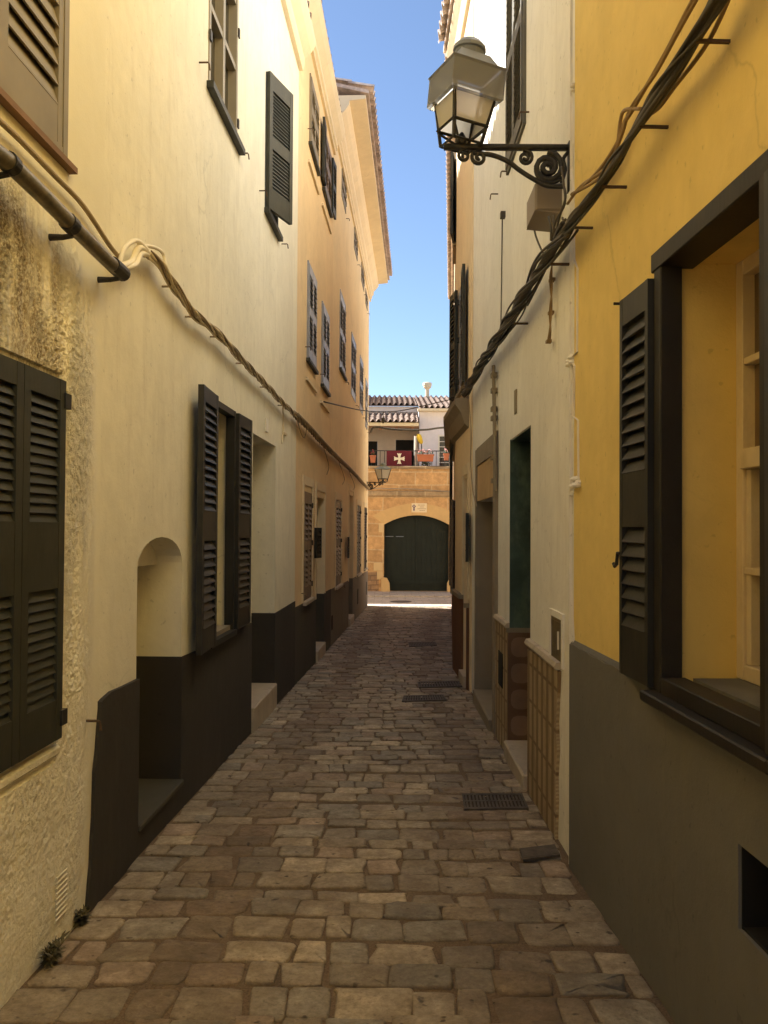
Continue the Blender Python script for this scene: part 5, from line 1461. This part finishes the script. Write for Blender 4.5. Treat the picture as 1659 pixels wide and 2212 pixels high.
def lamp(loc, rz, label, reach, lrot, s=1.0, metal_='lamp_metal', lean=0.0, collar=True):
    """local +x points from the wall out over the street, z=0 at the arm"""
    rt = thing('street_lamp', label, 'street lamp', loc, 'lanterns on scrolled wall brackets')
    rt.rotation_euler = (0, 0, rz); rt.scale = (s, s, s); rt['_local'] = 1
    b = MB()
    b.obox((-0.02, -0.016, -0.012), (reach + 0.11, 0, 0), (0, 0.032, 0), (0, 0, 0.026))
    b.obox((-0.02, -0.025, -0.24), (0.025, 0, 0), (0, 0.05, 0), (0, 0, 0.27))
    # scrolls hung below the arm
    scroll(b, (0.115, -0.105), 0.085, 2.2, math.pi * 0.5, 0.016)
    scroll(b, (0.115, -0.105), 0.095, 1.0, math.pi * 1.2, 0.012)
    scroll(b, (0.235, -0.055), 0.042, 1.8, math.pi * 0.4, 0.010)
    scroll(b, (reach - 0.10, -0.055), 0.046, 1.6, math.pi * 0.6, 0.011, -1)
    scroll(b, (reach - 0.02, -0.045), 0.036, 1.5, math.pi * 0.6, 0.010, -1)
    b.tube(smooth_path([(0.03, 0, -0.21), (0.12, 0, -0.205), (0.20, 0, -0.165), (0.27, 0, -0.12), (0.33, 0, -0.075), (0.42, 0, -0.04), (reach - 0.06, 0, -0.03)], 6), 0.013, 6)
    b.tube(smooth_path([(0.0, 0, -0.02), (0.03, 0, -0.06), (0.02, 0, -0.12), (0.04, 0, -0.19)], 5), 0.011, 6)
    b.build('bracket', M['iron'], rt, True)
    lt = Matrix.Translation((reach, 0, 0)) @ Matrix.Rotation(R(lean), 4, 'Y') @ Matrix.Rotation(lrot, 4, 'Z')
    hb, ht, zb, z0, z1, zc, hc = 0.082, 0.130, 0.012, 0.10, 0.235, 0.40, 0.154
    if not collar: hb, ht, z1, zc, hc = 0.085, 0.165, 0.36, 0.375, 0.195
    def sq(h, z): return [lt @ Vector((x * h, y * h, z)) for x, y in ((-1, -1), (1, -1), (1, 1), (-1, 1))]
    fr = MB()
    B, T = sq(hb, zb), sq(ht + (0.012 if collar else 0), zc if collar else z1 + 0.02)
    rail = sq(hb + (ht - hb) * (z0 - zb) / (z1 - zb), z0)
    for i in range(4):
        fr.tube([B[i], T[i]], 0.011, 4); fr.tube([rail[i], rail[(i + 1) % 4]], 0.010, 4); fr.tube([B[i], B[(i + 1) % 4]], 0.008, 4)
        c = lt @ Vector((0, 0, 0.05)); fr.tube([rail[i] + (B[i] - rail[i]) * 0.1, c + (B[i] - c) * 0.3 + Vector((0, 0, -0.02))], 0.007, 4)
    q = len(fr.v); fr.lathe([(0.012, 0.0), (0.03, 0.015), (0.033, 0.04), (0.02, 0.062), (0.008, 0.08)], 12)
    for i in range(q, len(fr.v)): fr.v[i] = lt @ fr.v[i]
    if collar:
        top = sq(hc, zc)
        for i in range(4): fr.tube([top[i], top[(i + 1) % 4]], 0.007, 4)
    fr.build('lantern_frame', M['iron'], rt)
    gl = MB(); a, c = sq(hb + (ht - hb) * (z0 - zb) / (z1 - zb) - 0.006, z0), sq(ht - 0.006, z1)
    o = len(gl.v); gl.v += a + c
    for i in range(4): gl.f.append([i, (i + 1) % 4, 4 + (i + 1) % 4, 4 + i])
    gl.build('lantern_glass', M['frost'], rt)
    # deep metal collar, hipped roof and vented cap
    cl = MB(); v = []
    for h, z in ((hc - 0.012, z1 - 0.012), (hc, z1), (hc, zc - 0.012), (hc + 0.008, zc), (hc - 0.03, zc + 0.012)): v += sq(h, z)
    cl.v = v
    for r in range(4):
        for i in range(4): cl.f.append([r * 4 + i, r * 4 + (i + 1) % 4, r * 4 + 4 + (i + 1) % 4, r * 4 + 4 + i])
    
    if collar: cl.build('collar', M['smoked'], rt)
    rf = MB(); v = sq(hc - (0.02 if collar else 0), zc + 0.004) + sq(0.085, zc + 0.085)
    rf.v = v
    for i in range(4): rf.f.append([i, (i + 1) % 4, 4 + (i + 1) % 4, 4 + i])
    rf.f.append([4, 5, 6, 7])
    q = len(rf.v); rf.lathe([(0.075, zc + 0.075), (0.078, zc + 0.12), (0.09, zc + 0.125), (0.088, zc + 0.145), (0.06, zc + 0.175), (0.03, zc + 0.188), (0.002, zc + 0.19)], 16)
    for i in range(q, len(rf.v)): rf.v[i] = lt @ rf.v[i]
    rf.build('lantern_roof', M[metal_], rt)

p = R2.P(1226, 326)
p = R2.pt(4.74, p.z, 0)
print('lamp', p)
lamp(p, math.pi, 'near wrought iron wall lantern with smoky grey hood on the white house', 0.585, R(22), lean=-5)
pl = LF.P(797, 1046); pl = LF.pt(25.4, pl.z, 0)
lamp(pl, 0.0, 'distant wall lantern with green roof at the far corner of the tall ochre house', 0.46, R(35), 1.0, 'lamp_verdigris', collar=False)

# ------------------------------------------------------------------ cables
def strands(paths, r, twist, n, offs, mat, parent, name):
    pass

def twisted(path, n, rr, rad, turns_per_m, phase=0):
    """n strands wound round a path"""
    pts = smooth_path(path, 14); out = [[] for _ in range(n)]
    L = 0.0
    for i, p in enumerate(pts):
        if i: L += (p - pts[i - 1]).length
        d = (pts[min(i + 1, len(pts) - 1)] - pts[max(i - 1, 0)]).normalized()
        a = d.cross(Vector((1, 0, 0.0))).normalized(); b = d.cross(a)
        for k in range(n):
            t = phase + 2 * math.pi * (k / n + L * turns_per_m)
            out[k].append(p + (a * math.cos(t) + b * math.sin(t)) * rad)
    return out

def bracket(mb, F, px, py, d=0.09, l=0.16, dy=0.0):
    y, z = F.uv(px, py, d)
    mb.obox(F.pt(y, z - 0.022, -0.02), F.t * 0.012, F.n * (d + 0.035), Vector((0, 0, 0.010)))

def left_cables():
    rt = thing('cable_bundle', 'twisted beige cables fixed along the cream and ochre house fronts on the left', 'cable', LF.pt(9, 2.5, 0.05))
    d = 0.06
    path = [LF.P(x, y, d) for x, y in ((318, 548), (345, 568), (372, 612), (420, 678), (472, 722), (525, 780), (575, 832), (612, 872), (650, 906))]
    m1, m2 = MB(), MB()
    for k, s in enumerate(twisted(path, 4, 0.01, 0.015, 1.5)):
        (m1 if k % 2 else m2).tube(s, 0.0095, 6)
    for k, s in enumerate(twisted([p + Vector((0, 0, -0.02)) for p in path], 2, 0.01, 0.012, 0.8, 2.0)): m1.tube(s, 0.006, 5)
    for k, s in enumerate(twisted(path, 2, 0.01, 0.026, 0.9, 1.0)): m2.tube(s, 0.005, 5)
    m1.build('beige_cables', M['cable_beige'], rt, True); m2.build('taupe_cables', M['cable_taupe'], rt, True)
    path = [LF.P(x, y, d) for x, y in ((640, 898), (668, 925), (698, 958), (730, 990), (762, 1020), (785, 1045), (797, 1056))]
    m3 = MB()
    for s in twisted(path, 5, 0.02, 0.026, 0.8): m3.tube(s, 0.017, 6)
    m3.tube(smooth_path([LF.P(641, 902, d), LF.P(650, 935, d - 0.02), LF.P(658, 945, d - 0.03), LF.P(664, 915, d)], 6), 0.006, 5)
    for (x, y, l) in ((714, 985, 40), (748, 1020, 26), (770, 1040, 18)):
        m3.tube(smooth_path([LF.P(x - 16, y - 22, d), LF.P(x - 4, y + l * 0.5, 0.02), LF.P(x - 8, y + l, 0.012)], 6), 0.006, 5)
    m3.build('dark_cables', M['cable_taupe'], rt, True)
    # pale loops leaving the pipe
    m4 = MB()
    for pts, r in ((((262, 575), (285, 565), (300, 535), (322, 548)), 0.017), (((258, 570), (270, 535), (295, 520), (318, 540)), 0.012), (((300, 528), (335, 535), (352, 548), (358, 575)), 0.010), (((265, 580), (292, 572), (306, 548), (330, 555)), 0.014)):
        m4.tube(smooth_path([LF.P(x, y, d + random.uniform(-0.01, 0.015)) for x, y in pts], 8), r, 7)
    m4.split('pale_loop', M['cable_white'], rt, True)
    b = MB()
    for (x, y) in ((372, 612), (420, 678), (472, 722), (525, 780), (575, 832), (612, 872), (698, 958), (740, 998)): bracket(b, LF, x, y, 0.06)
    b.split('cable_clip', M['cable_taupe'], rt)
    w = MB(); w.tube(smooth_path([LF.P(611, 880, 0.04), LF.P(612, 905, 0.015), LF.P(611, 935, 0.012), LF.P(609, 958, 0.015)], 6), 0.008, 6)
    y, z = LF.uv(612, 938); w.fbox(LF, y - 0.10, y + 0.10, z - 0.012, z + 0.012, 0.005, 0.03); w.build('hanging_end', M['cable_beige'], rt)
    # pipe
    pp = thing('conduit_pipe', 'old metal conduit pipe slanting across the rough cream wall above the shutters', 'pipe', LF.pt(3.5, 2.9, 0.08))
    dd = 0.10
    path = [LF.P(x, y, dd) for x, y in ((-160, 215), (-60, 290), (20, 352), (90, 420), (165, 496), (232, 563), (262, 590))]
    q = MB(); q.tube(path, 0.031, 14); q.build('pipe', M['conduit'], pp, True)
    q = MB(); e = [LF.P(x, y, dd) for x, y in ((242, 570), (254, 581), (266, 592))]; q.tube(e, 0.035, 14)
    for x, y in ((20, 352), (150, 482)):
        e = [LF.P(x - 5, y - 5, dd), LF.P(x + 7, y + 7, dd)]; q.tube(e, 0.036, 14)
    for x, y in ((22, 358), (158, 494), (258, 588)):
        yy, zz = LF.uv(x, y, dd)
        q.tube([LF.pt(yy, zz - 0.035, -0.02), LF.pt(yy, zz - 0.035, 0.06), LF.pt(yy, zz - 0.03, dd)], [0.016, 0.012, 0.010], 8)
    q.split('pipe_clamp', M['iron'], pp)
    q = MB(); q.tube(smooth_path([LF.P(x, y, 0.03) for x, y in ((-120, 160), (-20, 245), (40, 300), (120, 382), (180, 445), (238, 532), (262, 560))], 6), 0.011, 7); q.build('side_cable', M['cable_taupe'], pp, True)
left_cables()

def RP(x, y, d):
    return R1.P(x, y, d) if x > 1238 else R2.P(x, y, d)

def right_cables():
    rt = thing('cable_bundle', 'thick black cable bundle sagging along the yellow and white house fronts on the right', 'cable', R2.pt(5, 3, 0.1))
    px = ((1640, -160), (1545, 5), (1465, 135), (1385, 258), (1305, 388), (1228, 490), (1180, 560), (1130, 640), (1080, 722), (1040, 785), (1003, 852))
    d = 0.10
    path = [RP(x, y, d) for x, y in px]
    rad = [0.028, 0.028, 0.026, 0.024, 0.024, 0.026, 0.032, 0.036, 0.040, 0.046, 0.055]
    pts = smooth_path(path, 6); rs = []
    for i in range(len(pts)):
        t = i / 6; k = min(int(t), len(rad) - 2); rs.append(rad[k] + (rad[k + 1] - rad[k]) * (t - k) if k < len(rad) - 1 else rad[-1])
    rs = [r * (0.62 + 0.16 * noise.noise(Vector((i * 0.35, 0, 0)))) for i, r in enumerate(rs)]
    m = MB(); m.tube(pts, rs, 12)
    for k, (r_, tw, ra) in enumerate(((0.008, 0.5, 0.019), (0.006, 0.9, 0.022), (0.010, 0.25, 0.014))):
        for s in twisted([p + Vector((0, 0, random.uniform(-0.008, 0.008))) for p in path], 2, 0, ra, tw, k): m.tube(s, r_, 6)
    far = [RP(x, y, d) for x, y in px[5:]]
    for s in twisted(far, 3, 0, 0.036, 0.45): m.tube(s, 0.010, 6)
    for s in twisted([p + Vector((0, 0, random.uniform(-0.03, 0.01))) for p in far], 3, 0, 0.045, 0.3, 0.7): m.tube(s, 0.007, 6)
    m.build('main_cable', M['cable_black'], rt, True)
    # loose loops under the far part
    q = MB()
    for pts2 in (((1120, 655), (1105, 705), (1065, 760), (1045, 780)), ((1150, 610), (1128, 680), (1085, 735)), ((1100, 690), (1095, 720), (1060, 760), (1030, 800)), ((1205, 520), (1170, 600), (1140, 660)), ((1215, 470), (1225, 520), (1205, 530), (1195, 505))):
        q.tube(smooth_path([RP(x, y, 0.06) for x, y in pts2], 6), 0.006, 5)
    q.split('loose_cable', M['cable_black'], rt, True)
    q = MB()
    for pts2, r in ((((1600, -160), (1500, -5), (1440, 110), (1365, 240), (1350, 262), (1335, 305), (1300, 360), (1258, 405), (1235, 420)), 0.009),
                 (((1560, -100), (1470, 60), (1415, 160), (1362, 235), (1340, 300), (1305, 375), (1245, 415)), 0.008),
                 (((1590, -40), (1530, 90), (1455, 190), (1420, 235), (1375, 262)), 0.008),
                 (((1385, 235), (1350, 238), (1340, 262), (1330, 330), (1298, 372), (1255, 402), (1226, 440)), 0.008)):
        q.tube(smooth_path([RP(x, y, 0.05) for x, y in pts2], 6), r, 6)
    q.split('brown_cable', M['cable_brown'], rt, True)
    b = MB()
    for (x, y) in ((1507, 70), (1385, 258), (1303, 390), (1236, 480)):
        yy, zz = R1.uv(x, y, 0.10); b.obox(R1.pt(yy, zz - 0.03, -0.02), R1.t * 0.012, R1.n * 0.125, Vector((0, 0, 0.010)))
    for (x, y) in ((1190, 572), (1110, 700)):
        yy, zz = R2.uv(x, y, 0.10); b.obox(R2.pt(yy, zz, -0.02), R2.t * 0.018, R2.n * 0.12, Vector((0, 0, 0.012)))
    b.split('cable_bracket', M['rust'], rt)
    # junction box under the lantern and its wires
    jb = thing('junction_box', 'grey junction box with sloping underside on the white wall below the near lantern', 'junction box', R2.pt(5.1, 3.2, 0.1))
    y0, y1 = R2.uv(1208, 440)[0], R2.uv(1180, 440)[0]
    zt, zb = R2.uv(1208, 380)[1], R2.uv(1208, 468)[1]
    print('jb', y0, y1, zt, zb)
    y0 = 4.93; y1 = 5.25
    zt = 1.6 + (1143 - 385) * 4.93 / 1912; zb = 1.6 + (1143 - 448) * 4.93 / 1912; zb2 = zb - 0.05
    q = MB(); q.panel(lambda a, z, d: R2.pt(a, z, d), rect(y0, y1, zb, zt), [], 0.15, 0.15)
    q.build('case', M['box_grey'], jb, False, 0.012)
    q = MB(); q.add([R2.pt(y0, zb, 0.15), R2.pt(y1, zb, 0.15), R2.pt(y1, zb - 0.015, 0.0), R2.pt(y0, zb - 0.015, 0.0)], [(0, 1, 2, 3)])
    q.add([R2.pt(y0, zb, 0.15), R2.pt(y0, zb, 0.0), R2.pt(y0, zb - 0.015, 0.0)], [(0, 1, 2)]); q.add([R2.pt(y1, zb, 0.15), R2.pt(y1, zb, 0.0), R2.pt(y1, zb - 0.015, 0.0)], [(0, 1, 2)])
    q.build('underside', M['box_grey'], jb)
    q = MB()
    for pts2 in (((1165, 395), (1152, 440), (1155, 500), (1172, 545), (1180, 560)), ((1213, 360), (1218, 400), (1220, 440), (1200, 480), (1192, 520)), ((1216, 395), (1222, 425), (1210, 465), (1198, 515)), ((1185, 468), (1190, 490), (1190, 520)), ((1195, 466), (1198, 490), (1196, 520))):
        q.tube(smooth_path([R2.P(x, y, 0.10) for x, y in pts2], 6), 0.006, 5)
    q.build('wires', M['cable_black'], jb, True)
    # hanging drops
    h = thing('hanging_cable', 'knotted brown cable end hanging down the white wall below the bundle', 'cable', R2.P(1188, 745, 0.03))
    q = MB(); pth = [R2.P(x, y, 0.035) for x, y in ((1192, 575), (1190, 600), (1191, 640), (1189, 680), (1188, 715), (1185, 740))]
    for s in twisted(pth, 2, 0, 0.005, 3): q.tube(s, 0.0055, 5)
    for (x, y) in ((1191, 605), (1189, 676), (1184, 738)):
        c = R2.P(x, y, 0.03); q.obox(c + Vector((-0.012, -0.028, -0.008)), (0.03, 0, 0), (0, 0.05, 0), (0, 0, 0.016))
    q.build('cable_end', M['cable_brown'], h)
    h = thing('hanging_cable', 'thin dark wire running straight down the white wall left of the junction box', 'cable', R2.P(1084, 690, 0.02))
    q = MB(); q.tube([R2.P(x, y, 0.02) for x, y in ((1085, 465), (1084, 560), (1083, 640), (1082, 700))], 0.006, 5)
    c = R2.P(1086, 466, 0.02); q.obox(c + Vector((-0.02, -0.03, -0.02)), (0.04, 0, 0), (0, 0.06, 0), (0, 0, 0.05)); q.build('wire', M['cable_black'], h)
    h = thing('drain_pipe', 'thin patched pipe running down beside the grey door surround on the white house', 'pipe', R2.P(1069, 1080, 0.03))
    q = MB(); q.tube([R2.P(x, y, 0.035) for x, y in ((1066, 790), (1067, 850), (1068, 905), (1069, 980), (1070, 1060))], 0.016, 8)
    for yy in (812, 845, 885, 905, 990, 1040):
        c = R2.P(1067, yy, 0.03); q.obox(c + Vector((-0.025, -0.05, -0.015)), (0.05, 0, 0), (0, 0.1, 0), (0, 0, 0.04))
    q.build('pipe', M['stone_trim'], h)
    h = thing('hanging_cable', 'long thin wire drooping over the peach wall beside the grey doorway', 'cable', R3.P(1020, 1000, 0.03))
    q = MB(); q.tube(smooth_path([R2.P(x, y, 0.05) for x, y in ((1012, 862), (1018, 930), (1017, 1000), (1022, 1060), (1030, 1095))], 6), 0.008, 5); q.build('wire', M['cable_taupe'], h, True)
right_cables()

def overhead():
    a = LF.P(700, 868, 0.02); m = at_y(828, 889, 24.0); b = R4.pt(20, at_y(975, 861, 20).z, 0.0)
    q = MB(); q.tube(smooth_path([a, a + (m - a) * 0.5 + Vector((0, 0, -0.05)), m, m + (b - m) * 0.3 + Vector((0, 0, -0.06)), m + (b - m) * 0.7 + Vector((0, 0, -0.03)), b], 8), 0.012, 5)
    q.tube([m, m + Vector((0, 0, -0.18))], 0.012, 5); q.lathe([(0.02, -0.32), (0.045, -0.28), (0.045, -0.18), (0.015, -0.15)], 8, m)
    tag(q.build('overhead_cable', M['cable_black'], None, True), 'thin overhead wire with a small hanging joint crossing the alley before the tiled roof', 'cable')
    pts = [at_y(x, y, 25.8) for x, y in ((801, 935), (806, 924), (820, 923), (845, 927), (880, 929), (920, 928), (950, 924), (985, 923))]
    q = MB(); q.tube(smooth_path(pts, 6), 0.03, 7); tag(q.build('overhead_cable', M['cable_black'], None, True), 'thick dark cable strung level across the alley end in front of the porch', 'cable')
    pts = [at_y(x, y, YG - 0.13) for x, y in ((720, 1052), (800, 1055), (880, 1056), (930, 1059), (1000, 1064))]
    q = MB(); q.tube(smooth_path(pts, 6), 0.02, 6); tag(q.build('wall_cable', M['cable_taupe'], None, True), 'dark cable running along the sandstone wall just above its string course', 'cable')
    # bunch of cables on the corner of the peach house
    q = MB()
    for k in range(4):
        pts = [R4.P(976 + k * 2, y, 0.05 + 0.02 * math.sin(y * 0.1 + k)) for y in (962, 990, 1020, 1050)]
        pts = [R4.pt(13.0 + 0.15 * k, p.z, 0.06) for p in pts]
        q.tube(smooth_path(pts, 6), 0.025, 6)
    tag(q.build('cable_bundle', M['cable_black'], None, True), 'short dark bunch of upright cables on the corner of the peach house', 'cable')
overhead()

# ------------------------------------------------------------------ street furniture on the ground
def grate(pts, label, slots=True):
    c = [on_ground(*p) for p in pts]
    ctr = sum(c, Vector()) / 4
    rt = thing('drain_grate', label, 'drain grate', ctr, 'drain grates in the alley')
    up = Vector((0, 0, 0.022)); a, b, d, e = [p + Vector((0, 0, 0.002)) for p in c]
    f = MB()
    def quad(u0, u1, v0, v1, z0, z1):
        def q(u, v): return (a * (1 - u) + b * u) * (1 - v) + (e * (1 - u) + d * u) * v
        vs = [q(u0, v0), q(u1, v0), q(u1, v1), q(u0, v1)]
        f.add([p + Vector((0, 0, z0)) for p in vs] + [p + Vector((0, 0, z1)) for p in vs], [(0, 3, 2, 1), (4, 5, 6, 7), (0, 1, 5, 4), (1, 2, 6, 5), (2, 3, 7, 6), (3, 0, 4, 7)])
    quad(0, 1, 0, 0.1, 0, 0.012); quad(0, 1, 0.9, 1, 0, 0.012); quad(0, 0.03, 0.1, 0.9, 0, 0.012); quad(0.97, 1, 0.1, 0.9, 0, 0.012)
    if slots:
        n = 16
        for i in range(n):
            u = 0.03 + 0.94 * (i + 0.25) / n; quad(u, u + 0.94 * 0.5 / n, 0.1, 0.9, 0, 0.010)
        quad(0.03, 0.97, 0.46, 0.54, 0.003, 0.0112)
    else: quad(0.03, 0.97, 0.1, 0.9, 0, 0.014)
    f.build('frame', M['grate'], rt)
    f = MB(); quad(0.002, 0.998, 0.02, 0.98, -0.001, 0.003); f.build('pit', M['grate_dirt'], rt)
grate([(1003, 1752), (1142, 1750), (1128, 1718), (998, 1718)], 'long dark slotted drain grate across the gutter before the marble doorstep')
grate([(1130, 1862), (1210, 1851), (1198, 1829), (1122, 1838)], 'solid iron drain cover beside the foot of the white pillar', False)
grate([(868, 1517), (965, 1514), (958, 1503), (872, 1505)], 'dark drain grate in mid alley, nearer of the two side by side')
grate([(905, 1487), (1008, 1484), (1000, 1473), (902, 1475)], 'dark drain grate touching the right gutter by the grey doorstep')
grate([(884, 1398), (944, 1395), (940, 1388), (882, 1390)], 'farthest small drain grate in the middle of the cobbles')
c = at_z(866, 1300, -0.65)
mh = MB(); mh.lathe([(0.33, -0.65), (0.33, -0.638), (0.30, -0.636)], 24, (c.x, c.y, 0)); mh.lathe([(0.29, -0.65), (0.29, -0.632), (0.27, -0.63)], 24, (c.x, c.y, 0))
tag(mh.build('manhole_cover', M['grate']), 'round iron manhole cover in the paving before the arched gate', 'manhole cover')

def weed(px, py, h, n, label, seed):
    p = on_ground(px, py); p.x = max(p.x, xl(p.y) + 0.03)
    rt = thing('weed', label, 'weed', p, 'weeds at the foot of the left wall'); rnd = random.Random(seed); mb = MB(); st = MB()
    for i in range(n):
        a = rnd.uniform(0, 6.28); l = h * rnd.uniform(0.4, 1.0); lean = rnd.uniform(0.1, 0.7)
        tip = p + Vector((abs(math.cos(a)) * lean * l if rnd.random() < 0.8 else 0, math.sin(a) * lean * l * 1.5, l))
        midp = p + (tip - p) * 0.5 + Vector((0, 0, l * 0.12)); st.tube([p, midp, tip], 0.0018, 4, False)
        for k in range(7):
            q = p + (tip - p) * rnd.uniform(0.1, 1); d = Vector((rnd.gauss(0, 1), rnd.gauss(0, 1), rnd.gauss(0.3, 0.6))).normalized(); s = rnd.uniform(0.01, 0.022)
            w = d.cross(Vector((0, 0, 1))).normalized() * s * 0.4
            mb.add([q, q + d * s + w, q + d * s * 2.2, q + d * s - w], [(0, 1, 2, 3)])
    mb.build('leaves', M['leaf'], rt); st.build('stems', M['leaf'], rt)
weed(108, 2082, 0.085, 40, 'small tuft of dry weed at the foot of the rough wall, nearer to the camera', 1)
weed(172, 1998, 0.065, 34, 'weed tuft at the corner where the rough wall meets the dark dado', 2)
